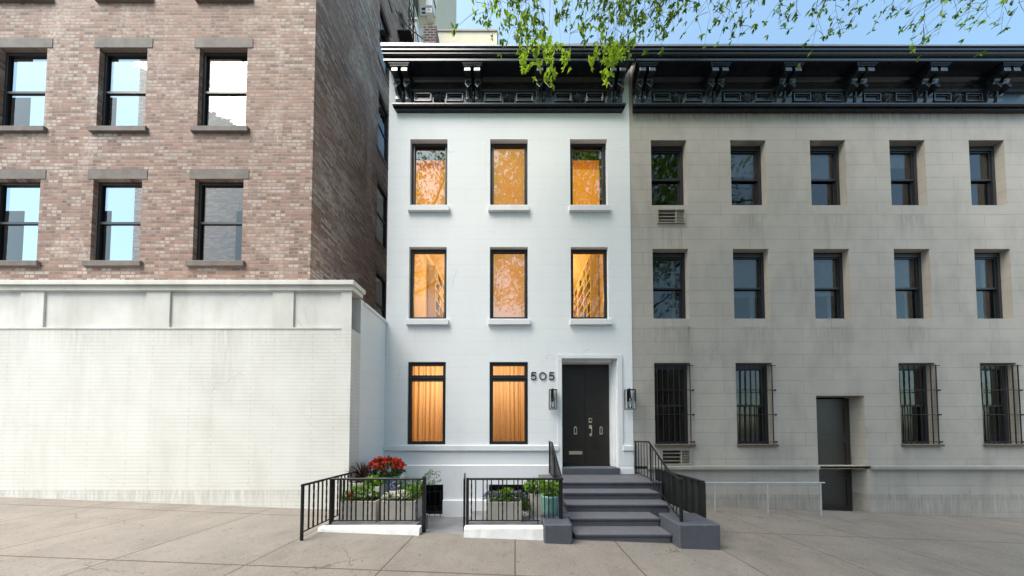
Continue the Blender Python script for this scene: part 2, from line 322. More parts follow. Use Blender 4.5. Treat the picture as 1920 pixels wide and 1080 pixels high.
class MB:
    def __init__(s): s.v = []; s.f = []; s.mi = []
    def add(s, vs, fs, mi=0):
        b = len(s.v); s.v += [tuple(x) for x in vs]
        for f in fs: s.f.append(tuple(b + i for i in f)); s.mi.append(mi)
        return s
    def box(s, x0, x1, y0, y1, z0, z1, mi=0):
        if x0 > x1: x0, x1 = x1, x0
        if y0 > y1: y0, y1 = y1, y0
        if z0 > z1: z0, z1 = z1, z0
        vs = [(x, y, z) for z in (z0, z1) for y in (y0, y1) for x in (x0, x1)]
        return s.add(vs, [(0, 2, 3, 1), (4, 5, 7, 6), (0, 1, 5, 4), (2, 6, 7, 3), (0, 4, 6, 2), (1, 3, 7, 5)], mi)
    def bevbox(s, x0, x1, y0, y1, z0, z1, b=.01, mi=0):
        """box with chamfered upright and top edges"""
        def ring(e, z): return [(x0 + e, y0 + b, z), (x0 + b, y0 + e, z), (x1 - b, y0 + e, z), (x1 - e, y0 + b, z), (x1 - e, y1 - b, z), (x1 - b, y1 - e, z), (x0 + b, y1 - e, z), (x0 + e, y1 - b, z)]
        R0, R1, R2 = ring(0, z0), ring(0, z1 - b), ring(b * .7, z1)
        vs = R0 + R1 + R2; n = 8; fs = [tuple(range(7, -1, -1)), tuple(range(16, 24))]
        for r in (0, 8):
            for i in range(n): fs.append((r + i, r + (i + 1) % n, r + 8 + (i + 1) % n, r + 8 + i))
        return s.add(vs, fs, mi)
    def prism(s, prof, a, b, axis='x', mi=0, ea=0.0, eb=0.0):
        """profile of (p, q) swept along an axis from a to b; x: (y,z), y: (x,z), z: (x,y)"""
        def P(t, p, q): return {'x': (t, p, q), 'y': (p, t, q), 'z': (p, q, t)}[axis]
        n = len(prof)
        vs = [P(a, p, q) for p, q in prof] + [P(b, p, q) for p, q in prof]
        fs = [tuple(range(n))[::-1], tuple(range(n, 2 * n))] + [(i, (i + 1) % n, n + (i + 1) % n, n + i) for i in range(n)]
        return s.add(vs, fs, mi)
    def mitre(s, prof, x0, x1, mi=0, k=.45):
        """moulding along x whose ends return at 45 degrees: profile (y out is negative, z), top to bottom"""
        n = len(prof)
        vs = [(x0 + y * k, y, z) for y, z in prof] + [(x1 - y * k, y, z) for y, z in prof]
        fs = [(i, i + 1, n + i + 1, n + i) for i in range(n - 1)]
        b = len(vs)
        vs += [(x0, 0, z) for y, z in prof] + [(x1, 0, z) for y, z in prof]
        fs += [(i + 1, i, b + i, b + i + 1) for i in range(n - 1)]
        fs += [(n + i, n + i + 1, b + n + i + 1, b + n + i) for i in range(n - 1)]
        fs += [(0, n, b + n, b), (n - 1, b + n - 1, b + 2 * n - 1, 2 * n - 1)]
        return s.add(vs, fs, mi)
    def tube(s, pts, r, n=8, mi=0, cap=True):
        pts = [Vector(p) for p in pts]; rs = r if isinstance(r, (list, tuple)) else [r] * len(pts)
        vs = []; ref = None
        for i, p in enumerate(pts):
            t = (pts[min(i + 1, len(pts) - 1)] - pts[max(i - 1, 0)]).normalized()
            if ref is None:
                ref = Vector((0, 0, 1)) if abs(t.z) < .9 else Vector((0, 1, 0))
            a = t.cross(ref).normalized(); bq = t.cross(a).normalized(); ref = -bq if abs(t.dot(bq)) < .9 else ref
            ref = bq.cross(t) if False else ref
            for k_ in range(n):
                an = 2 * math.pi * k_ / n + math.pi / n
                vs.append(p + (a * math.cos(an) + bq * math.sin(an)) * rs[i])
        fs = []
        for i in range(len(pts) - 1):
            for k_ in range(n):
                fs.append((i * n + k_, i * n + (k_ + 1) % n, (i + 1) * n + (k_ + 1) % n, (i + 1) * n + k_))
        if cap: fs += [tuple(range(n))[::-1], tuple((len(pts) - 1) * n + k_ for k_ in range(n))]
        return s.add(vs, fs, mi)
    def lathe(s, c, prof, n=28, mi=0):
        vs = []; fs = []
        for r, z in prof:
            for k_ in range(n):
                a = 2 * math.pi * k_ / n; vs.append((c[0] + r * math.cos(a), c[1] + r * math.sin(a), c[2] + z))
        for i in range(len(prof) - 1):
            for k_ in range(n): fs.append((i * n + k_, i * n + (k_ + 1) % n, (i + 1) * n + (k_ + 1) % n, (i + 1) * n + k_))
        fs += [tuple(range(n))[::-1], tuple((len(prof) - 1) * n + k_ for k_ in range(n))]
        return s.add(vs, fs, mi)
    def frame(s, x0, x1, z0, z1, w, y0, y1, mi=0, wb=None, wt=None):
        wb = w if wb is None else wb; wt = w if wt is None else wt
        s.box(x0, x0 + w, y0, y1, z0, z1, mi); s.box(x1 - w, x1, y0, y1, z0, z1, mi)
        s.box(x0 + w, x1 - w, y0, y1, z1 - wt, z1, mi)
        if wb: s.box(x0 + w, x1 - w, y0, y1, z0, z0 + wb, mi)
        return s
    def leaf(s, p, d, up, L, W, mi=0, fold=.25):
        """one pointed leaf, folded along its rib"""
        d = d.normalized(); sd = d.cross(up)
        if sd.length < 1e-3: sd = d.cross(Vector((1, .3, 0)))
        sd.normalize(); nn = sd.cross(d)
        a = p; m = p + d * L * .45 - nn * W * fold; b = p + d * L
        l = p + d * L * .42 + sd * W * .5; r_ = p + d * L * .42 - sd * W * .5
        return s.add([a, l, b, r_, m], [(0, 4, 1), (1, 4, 2), (2, 4, 3), (3, 4, 0)], mi)
    def build(s, name, mats, parent=None, smooth=False, label=None):
        off = Vector((0, 0, 0)); q = parent
        while q is not None: off += q.location; q = q.parent
        me = bpy.data.meshes.new(name)
        me.from_pydata([(x - off.x, y - off.y, z - off.z) for x, y, z in s.v], [], s.f)
        for m in (mats if isinstance(mats, (list, tuple)) else [mats]): me.materials.append(m)
        me.polygons.foreach_set('material_index', s.mi)
        if smooth: me.polygons.foreach_set('use_smooth', [True] * len(me.polygons))
        me.update()
        o = bpy.data.objects.new(name, me); COL.objects.link(o)
        if parent: o.parent = parent
        if label: o['label'] = label
        return o

def fixn(o):
    import bmesh
    b = bmesh.new(); b.from_mesh(o.data); bmesh.ops.recalc_face_normals(b, faces=b.faces); b.to_mesh(o.data); b.free(); return o
def bevel(o, w=.006, seg=2):
    m = o.modifiers.new('bevel', 'BEVEL'); m.width = w; m.segments = seg; m.limit_method = 'ANGLE'; m.angle_limit = R(40); return o

def wall_x(mb, x0, x1, z0, z1, holes, yf, mi=0):
    """front face at y = yf with openings (x0, x1, z0, z1, depth) and their reveals"""
    xs = sorted({x0, x1, *[h[0] for h in holes], *[h[1] for h in holes]}); zs = sorted({z0, z1, *[h[2] for h in holes], *[h[3] for h in holes]})
    xs = [x for x in xs if x0 <= x <= x1]; zs = [z for z in zs if z0 <= z <= z1]
    for i in range(len(xs) - 1):
        for j in range(len(zs) - 1):
            cx = (xs[i] + xs[i + 1]) / 2; cz = (zs[j] + zs[j + 1]) / 2
            if any(h[0] < cx < h[1] and h[2] < cz < h[3] for h in holes): continue
            mb.add([(xs[i], yf, zs[j]), (xs[i + 1], yf, zs[j]), (xs[i + 1], yf, zs[j + 1]), (xs[i], yf, zs[j + 1])], [(0, 1, 2, 3)], mi)
    for h in holes:
        a, b, c_, d, dep = h[:5]; y1 = yf + dep
        mb.add([(a, yf, c_), (a, y1, c_), (a, y1, d), (a, yf, d)], [(0, 1, 2, 3)], mi)
        mb.add([(b, yf, c_), (b, y1, c_), (b, y1, d), (b, yf, d)], [(3, 2, 1, 0)], mi)
        mb.add([(a, yf, d), (b, yf, d), (b, y1, d), (a, y1, d)], [(3, 2, 1, 0)], mi)
        mb.add([(a, yf, c_), (b, yf, c_), (b, y1, c_), (a, y1, c_)], [(0, 1, 2, 3)], mi)
def wall_y(mb, y0, y1, z0, z1, holes, xf, dirx, mi=0):
    """same on the plane x = xf; reveals run towards dirx"""
    t = MB(); wall_x(t, y0, y1, z0, z1, holes, 0.0)
    mb.add([(xf + dirx * y, x, z) for x, y, z in t.v], t.f, mi)
def room(x0, x1, y0, y1, z0, z1, openfront=True):
    """inside of a room, its front open to the window"""
    m = MB()
    m.add([(x0, y0, z0), (x1, y0, z0), (x1, y1, z0), (x0, y1, z0), (x0, y0, z1), (x1, y0, z1), (x1, y1, z1), (x0, y1, z1)],
          [(0, 1, 2, 3), (7, 6, 5, 4), (3, 2, 6, 7), (0, 3, 7, 4), (2, 1, 5, 6)])
    return m
def lamp(name, loc, power, col, size=.15):
    l = bpy.data.lights.new(name, 'POINT'); l.energy = power; l.color = col; l.shadow_soft_size = size
    o = bpy.data.objects.new(name, l); COL.objects.link(o); o.location = loc; return o
# ================================================================ SETTING
SL = -.038                                              # the street falls to the right
def gz(x): return SL * x
def sheet(name, quads, mat, dz=0.0, nx=1):
    m = MB()
    for x0, x1, y0, y1 in quads:
        m.add([(x0, y0, gz(x0) + dz), (x1, y0, gz(x1) + dz), (x1, y1, gz(x1) + dz), (x0, y1, gz(x0) + dz)], [(0, 1, 2, 3)])
    return tag(m.build(name, mat), kind='structure')
sheet('pavement', [(-22, -3.27, -7.2, -1.30), (-3.27, 3.36, -7.2, -2.30), (3.36, 22, -7.2, .02)], M_PAVE)
kb = MB(); kb.add([(x, y, gz(x) + z) for x in (-22, 22) for y, z in ((-7.2, .002), (-7.35, .002), (-7.35, -.14))], [(0, 3, 4, 1), (1, 4, 5, 2)])
tag(kb.build('kerb', M_GSILL), kind='structure')
sheet('road', [(-22, 22, -16, -7.35)], M_ROAD, -.14)
sheet('far_pavement', [(-22, 22, -20, -16)], M_PAVE, -.004)
g = MB(); g.add([(-150, -150, -3), (150, -150, -3), (150, 150, -3), (-150, 150, -3)], [(0, 1, 2, 3)]); tag(g.build('ground', M_GROUND), kind='structure')
ar = MB()
AZ = -.45
ar.add([(-3.5, -1.95, AZ), (1.1, -1.95, AZ), (1.1, .02, AZ), (-3.5, .02, AZ)], [(0, 1, 2, 3)])
ar.box(-1.60, -.86, -2.10, -1.80, -.6, -.25)              # the step down from the gate
ar.box(-1.60, -.86, -2.34, -2.10, -.6, .035)
# raised ledges that carry the planters
ar.box(-3.27, -1.70, -2.30, -1.72, -.6, .185); ar.box(-3.27, -2.16, -1.72, -.75, -.6, .185)
ar.box(-.85, .46, -2.30, -1.55, -.6, .185)
ar.box(.461, .97, -2.11, -.95, -.6, .1845)
tag(ar.build('areaway_paving', M_AREA), kind='structure')

# ================================================================ WHITE TOWNHOUSE
XL, XR = -3.50, 3.16
house = thing('white_townhouse', 'white painted three storey townhouse with a black bracketed cornice and lit windows', 'house', (0, 0, 0))
COLS = [(-2.895, -1.87), (-.692, .345), (1.515, 2.535)]
z_t = (FZ(384, 0), FZ(261, 0)); z_m = (FZ(597.5, 0), FZ(463, 0)); z_g = (FZ(833.5, 0), FZ(678.5, 0))
DX0, DX1 = FX(1053.5, 780, 0), FX(1158, 780, 0); DZ1 = FZ(672.5, 0); LZ = .655
holes = [(a, b, *z_t, .20) for a, b in COLS] + [(a, b, *z_m, .20) for a, b in COLS] + [(a, b, *z_g, .16) for a, b in COLS[:2]]
holes += [(DX0, DX1, LZ + .01, DZ1, .42)]
BW = [(-2.9, -1.905), (-.70, .37)]; bz = (FZ(967, 0) + .01, FZ(908, 0))
holes += [(a, b, *bz, .25) for a, b in BW]
w = MB(); ZT = 12.15
wall_x(w, XL, XR, -.62, ZT, holes, 0.0)
# sides and back of the house
w.add([(XL, 0, -.62), (XL, 10, -.62), (XL, 10, ZT), (XL, 0, ZT), (XR, 0, -.62), (XR, 10, -.62), (XR, 10, ZT), (XR, 0, ZT)],
      [(1, 0, 3, 2), (4, 5, 6, 7), (5, 1, 2, 6)])
w.build('wall', M_WHITE, house)
rf = MB(); rf.add([(XL, .0, ZT + .01), (XR, .0, ZT + .01), (XR, 10, ZT + .01), (XL, 10, ZT + .01)], [(0, 1, 2, 3)])
roof = rf.build('roof', M_ROOF, house)
ch = MB(); cx0, ct = F(793.5, 47, .75); cx1 = FX(818, 60, .75)
ch.box(cx0, cx1, .75, 1.75, ZT, ct); ch.box(cx0 + .0, cx1 - .12, .80, 1.7, ct, ct + .12)
bevel(ch.build('chimney', M_CHIM, roof), .012)

# plinth bands, belt course, door casing
zb0, zb1 = FZ(845, -.05), FZ(835.5, -.05)
p_ = MB()
p_.bevbox(XL, FX(1048, 840, -.05), -.055, -.003, zb0, zb1, .008)
p_.bevbox(FX(1168.5, 840, -.05), XR - .01, -.055, -.003, zb0, zb1, .008)
bevel(p_.build('belt_course', M_PLINTH, house), .004)
zp = FZ(873, -.03)
p_ = MB(); wall_x(p_, XL, 1.14, -.6, zp, [(a, b, *bz, .032) for a, b in BW], -.035)
p_.add([(XL, -.035, zp), (1.14, -.035, zp), (1.14, -.003, zp + .02), (XL, -.003, zp + .02)], [(0, 1, 2, 3)])
zq = FZ(938, -.09)
for a, b in ((XL, -2.9), (-1.905, -.72), (.39, 1.1)):
    p_.bevbox(a, b, -.095, -.036, -.6, zq, .012)
p_.bevbox(DX1 + .13, XR - .004, -.03, -.003, LZ, FZ(846, 0) - .01, .006)
p_.bevbox(DX1 + .02, XR - .006, -.05, -.032, LZ, FZ(877, 0), .006)
p_.bevbox(FX(1046, 870, 0), DX0 - .004, -.05, -.036, LZ, FZ(874, 0), .006)
p_.build('plinth', M_PLINTH, house)
cs = MB(); cy = (-.028, -.003); cl = FX(1045, 780, 0); cr = FX(1167, 780, 0); ctz = FZ(665.5, 0)
cs.box(cl, DX0, *cy, LZ + .02, ctz); cs.box(DX1, cr, *cy, LZ + .02, ctz); cs.box(DX0, DX1, *cy, DZ1, ctz)
jy0, jy1 = .12, .40                                       # inner stepped jamb
cs.box(DX0 + .002, DX0 + .035, jy0, jy1, LZ + .17, DZ1 - .002); cs.box(DX1 - .085, DX1 - .002, jy0 + .1, jy1, LZ + .17, DZ1 - .002)
cs.box(DX1 - .045, DX1 - .002, jy0, jy0 + .1, LZ + .17, DZ1 - .002)
cs.box(DX0 + .035, DX1 - .085, jy0, jy1, DZ1 - .06, DZ1 - .002)
bevel(cs.build('door_surround', M_PLINTH, house), .006)

# the double door
dx0, dx1 = DX0 + .037, DX1 - .087; dz0, dz1 = LZ + .20, DZ1 - .062; YD = .345
dm = (dx0 + dx1) / 2 + .005
for a, b, side in ((dx0, dm - .003, 0), (dm + .003, dx1, 1)):
    m = MB(); m.bevbox(a, b, YD, YD + .05, dz0, dz1, .004); leaf_ = m.build('door', M_DOOR, house)
    px = 1078.5 if side == 0 else 1126.5
    x, z = F(px, 807, YD); m = MB()
    m.frame(x - .042, x + .042, z - .115, z + .09, .020, YD - .03, YD - .012)
    m.box(x - .02, x + .02, YD - .03, YD - .001, z + .09, z + .115); m.box(x - .02, x + .02, YD - .012, YD - .001, z - .11, z - .08)
    bevel(m.build('knocker', M_NICKEL, leaf_), .004)
    if side == 0:
        x0, z0 = F(1067, 852, YD); x1, z1 = F(1091.5, 845.8, YD); m = MB()
        m.frame(x0, x1, z0, z1, .016, YD - .016, YD - .001); m.bevbox(x0 + .016, x1 - .016, YD - .011, YD - .001, z0 + .016, z1 - .016, .003)
        bevel(m.build('letter_slot', M_NICKEL, leaf_), .003)
    else:
        x0, z0 = F(1103.8, 793, YD); x1, z1 = F(1109.8, 784, YD); m = MB()
        m.bevbox(x0, x1, YD - .02, YD - .001, z0, z1, .006); kp_ = m.build('keypad', M_NICKEL, leaf_)
        m = MB(); m.box(x0 + .018, x1 - .018, YD - .024, YD - .0205, z0 + .05, z1 - .02); m.build('screen', M_BLACK, kp_)
        x0, z0 = F(1104.3, 818, YD); x1, z1 = F(1109.6, 797, YD); m = MB()
        m.bevbox(x0, x1, YD - .02, YD - .001, z1 - .10, z1, .006)
        m.bevbox(x0 + .015, x1, YD - .02, YD - .001, z0, z0 + .07, .006)
        m.tube([(x1 - .025, YD - .02, z1 - .06), (x1 - .025, YD - .055, z1 - .09), (x1 - .022, YD - .06, z1 - .16), (x1 - .025, YD - .05, z0 + .06), (x1 - .028, YD - .02, z0 + .04)], .011)
        bevel(m.build('handle', M_NICKEL, leaf_), .003)
m = MB(); m.box(dx0, dx1, YD - .03, YD + .05, dz0 - .035, dz0 - .003); m.build('threshold', M_BLACK, house)
m = MB(); m.box(dx0 - .02, dx1 + .02, YD + .08, YD + .1, dz0 - .1, dz1 + .06); m.build('lining', M_ROOMDARK, house)

# windows
def sill(x0, x1, z0, z1, par, mat=None, proj=.075):
    m = MB(); m.bevbox(x0, x1, -proj, -.003, z0, z1, .008); m.box(x0 + .07, x1 - .07, -.003, .10, z0 + .04, z1 - .002)
    return bevel(m.build('sill', mat or M_PLINTH, par), .003)
def pane(x0, x1, z0, z1, y, mat, par, name='pane'):
    m = MB(); m.add([(x0, y, z0), (x1, y, z0), (x1, y, z1), (x0, y, z1)], [(0, 1, 2, 3)])
    return m.build(name, mat, par)
def curtain(x0, x1, z0, z1, y, par, mat, seed=0, folds=9, amp=.05):
    m = MB(); n = 150; rr = random.Random(seed); ph = [rr.uniform(0, 6.28) for _ in range(5)]; vs = []
    zs = 14
    for j in range(zs + 1):
        f = j / zs; z = z0 + (z1 - z0) * f
        for i in range(n + 1):
            u = i / n; sway = .012 * math.sin(3 * f + ph[3]) * (1 - f)
            q = u * folds * 2 * math.pi
            yy = amp * (math.sin(q + ph[0] + .8 * math.sin(q * .37 + ph[1])) * .7 + .4 * math.sin(q * 2.3 + ph[2])) * (.75 + .25 * (1 - f))
            vs.append((x0 + (x1 - x0) * u + sway, y + yy, z))
    fs = [(j * (n + 1) + i, j * (n + 1) + i + 1, (j + 1) * (n + 1) + i + 1, (j + 1) * (n + 1) + i) for j in range(zs) for i in range(n)]
    m.add(vs, fs); return m.build('curtain', mat, par, smooth=True)

k = NT('tan_curtain_cloth'); p = k.pos(); cc = k.mix(k.ramp(k.noise(k.mapv(p, (60, 60, 3)), 2, 4), .3, .7), (.72, .58, .42), (.64, .50, .34))
k.base(cc, .9, 0, .1); tr = k.n('ShaderNodeBsdfTranslucent'); k.set(tr.inputs[0], cc); mx = k.n('ShaderNodeMixShader'); mx.inputs[0].default_value = .6
k.t.links.new(k.b.outputs[0], mx.inputs[1]); k.t.links.new(tr.outputs[0], mx.inputs[2]); k.t.links.new(mx.outputs[0], k.out.inputs[0]); M_CURT = k.m

for i, (a, b) in enumerate(COLS):                          # top floor
    z0, z1 = z_t; m = MB(); m.frame(a + .004, b - .004, z0 + .002, z1 - .003, .085, .105, .175, wb=.022, wt=.075)
    m.frame(a + .06, b - .06, z0 + .02, z1 - .06, .03, .09, .104, wb=.004, wt=.02)
    fr = m.build('window', M_BLACK, house); bevel(fr, .004)
    pane(a + .085, b - .085, z0 + .022, z1 - .07, .14, M_GLASSUP, fr)
    sill(FX((763.5, 915, 1067.5)[i], 390, -.07), FX((842, 992.5, 1145.5)[i], 390, -.07), FZ(394, -.07), FZ(385, -.07) + .004, fr)
    if i == 1:
        m = MB(); m.box(a + .03, b - .03, .235, .25, z0 - .05, z1 + .05); m.build('blind', M_SHADE_P, fr)
    else:
        bx = a + .03; bw = .86; zt = FZ(319, .25); zh = FZ(302, .28)
        m = MB(); m.box(bx, bx + bw, .235, .247, z0 - .05, zt); bl = m.build('blind', M_SHADE_O, fr)
        m = MB(); m.box(bx, bx + bw, .262, .28, zt - .1, zh); m.build('blind_header', M_SHADE_OD, fr)
    rm = room(a - .12, b + .12, .205, 2.6, z0 - .25, z1 + .25); rm.build('room_lining', M_BROWNROOM, house)
for i, (a, b) in enumerate(COLS):                          # first floor
    z0, z1 = z_m; m = MB(); m.frame(a + .004, b - .004, z0 + .002, z1 - .003, .085, .09, .16)
    m.frame(a + .04, b - .04, z0 + .03, z1 - .035, .035, .082, .0945)
    fr = m.build('window', M_BLACK, house); bevel(fr, .004)
    pane(a + .085, b - .085, z0 + .085, z1 - .09, .125, M_GLASSUP if i == 1 else M_GLASS, fr)
    sill(FX((760.5, 915, 1069)[i], 603, -.07), FX((840.5, 994.5, 1149)[i], 603, -.07), FZ(608, -.07), FZ(598.5, -.07) + .004, fr)
    if i == 1:
        m = MB(); m.box(a + .02, b - .02, .24, .25, z0 - .05, z1 + .05); m.build('blind', M_SHADE_P, fr)
for i, (a, b) in enumerate(COLS[:2]):                      # ground floor
    z0, z1 = z_g; m = MB(); zt0, zt1 = FZ(713.5, .05), FZ(703.5, .05)
    m.frame(a + .004, b - .004, z0 + .002, z1 - .003, .085, .045, .12, wt=.09)
    m.box(a + .089, b - .089, .045, .12, zt0, zt1); m.box(a + .03, b - .03, .028, .0445, zt0 + .05, zt0 + .075)
    m.frame(a + .05, b - .05, z0 + .04, zt0 + .005, .04, .034, .0445)
    fr = m.build('window', M_BLACK, house); bevel(fr, .004)
    pane(a + .089, b - .089, z0 + .087, zt0, .08, M_GLASS, fr); pane(a + .089, b - .089, zt1, z1 - .093, .08, M_GLASS, fr)
    curtain(a - .05, b + .05, z0 - .05, z1 + .05, .30, fr, M_CURT, 3 + i, (7.5, 8.5)[i])
    room(a - .35, b + .35, .165, 1.6, z0 - .35, z1 + .3).build('room_lining', M_ROOMWARM, house)
    lamp('room_lamp', ((a + b) / 2 + (.15, -.2)[i], 1.15, z1 - .5), (13.5, 11)[i], (1.0, .75, .48), .12)
for i, (a, b) in enumerate(BW):                            # basement windows with bars
    z0, z1 = bz; m = MB(); m.frame(a + .004, b - .004, z0, z1 - .003, .06, .10, .15)
    fr = m.build('basement_window', M_BLACK, house); pane(a + .06, b - .06, z0 + .06, z1 - .06, .13, M_GLASSD, fr)
    room(a - .1, b + .1, .255, 1.2, z0 - .1, z1 + .1).build('room_lining', M_ROOMDARK, house)
    m = MB()
    for q in range(7):
        x = a + (b - a) * (q + .5) / 7; m.tube([(x, -.05, z0 - .01), (x, -.05, z1 - .08)], .009, 6)
    m.box(a, b, -.06, -.04, z0 + .06, z0 + .085); m.box(a, b, -.06, -.04, z1 - .2, z1 - .18)
    m.build('grille', M_IRON, fr)

# library behind the first-floor windows
RZ1 = 7.5; rm = room(-2.9, 2.58, .205, 4.6, 4.35, RZ1)
lib = rm.build('library_room', M_ROOMWARM, house)
m = MB()
m.prism([(-2.9, RZ1), (-2.9, RZ1 - .10), (-2.84, RZ1 - .06), (-2.80, RZ1)], .21, 4.6, 'y'); m.prism([(2.58, RZ1), (2.50, RZ1), (2.54, RZ1 - .06), (2.58, RZ1 - .10)], .21, 4.6, 'y')
m.build('crown_moulding', M_SHELF, lib)
lamp('library_lamp', (-1.5, 2.0, 6.55), 18, (1.0, .66, .25), .15); lamp('library_lamp', (1.3, 2.0, 6.55), 23, (1.0, .66, .22), .15)
# closing wall between the library's halves and the amber blind is the blind itself

def bookcase(xw, dirx, y0, y1, ncol, z0, z1, nrow, lab, seed):
    t = thing('bookcase', lab, 'bookcase', (xw, y0, z0)); D = .26
    x0, x1 = xw, xw + dirx * D; m = MB(); th = .03
    for q in range(ncol + 1):
        y = y0 + (y1 - y0) * q / ncol; m.box(x0, x1, y - th / 2, y + th / 2, z0, z1)
    m.box(x0, x1, y0, y1, z1, z1 + .05); m.build('upright', M_SHELF, t)
    m = MB(); m.box(x0, x0 + dirx * .01, y0, y1, z0, z1); m.build('back_panel', M_SHELF, t)
    rr = random.Random(seed); pitch = (z1 - z0) / nrow; spots = []
    for r in range(nrow):
        z = z0 + r * pitch
        m = MB(); m.box(x0 + dirx * .011, x1 - dirx * .002, y0 + .02, y1 - .02, z, z + .025); m.build('shelf', M_SHELF, t)
        for q in range(ncol):
            ya = y0 + (y1 - y0) * q / ncol + .03; yb = y0 + (y1 - y0) * (q + 1) / ncol - .03; y = ya
            while y < yb - .04:
                wd = rr.uniform(.03, .075); 
                if rr.random() < .16: y += rr.uniform(.05, .16); continue
                if y + wd > yb: break
                spots.append((x1, y, z + .0255, wd, rr.uniform(.55, .88) * pitch, rr.randrange(len(M_BOOKS)), dirx)); y += wd + .002
    return spots
sp_l = bookcase(-2.885, 1, 1.42, 2.95, 2, 4.75, 7.24, 7, 'tall cream bookcase full of books behind the left window of the middle storey', 4)
sp_r = bookcase(2.565, -1, .85, 3.9, 4, 4.75, 7.24, 7, 'tall cream bookcase full of books behind the right window of the middle storey', 9)
bproto = None; bmesh_ = {}
for spots, where in ((sp_l, 'left'), (sp_r, 'right')):
    for (x, y, z, wd, hh, ci, dx_) in spots:
        if z + hh < 5.35: continue                         # hidden below the sill line
        key = ci
        if key not in bmesh_:
            m = MB(); m.bevbox(-.5, .5, -.5, .5, 0, 1, .04); o = m.build('book', M_BOOKS[ci]); bmesh_[key] = o
        else:
            o = bmesh_[key].copy(); COL.objects.link(o)
        o.scale = (.20, wd, hh); o.location = (x - dx_ * .115, y + wd / 2, z)
        tag(o, 'cloth bound book upright on a cream shelf behind the %s window of the middle storey' % where, 'book', 'books on the %s bookcase' % where)

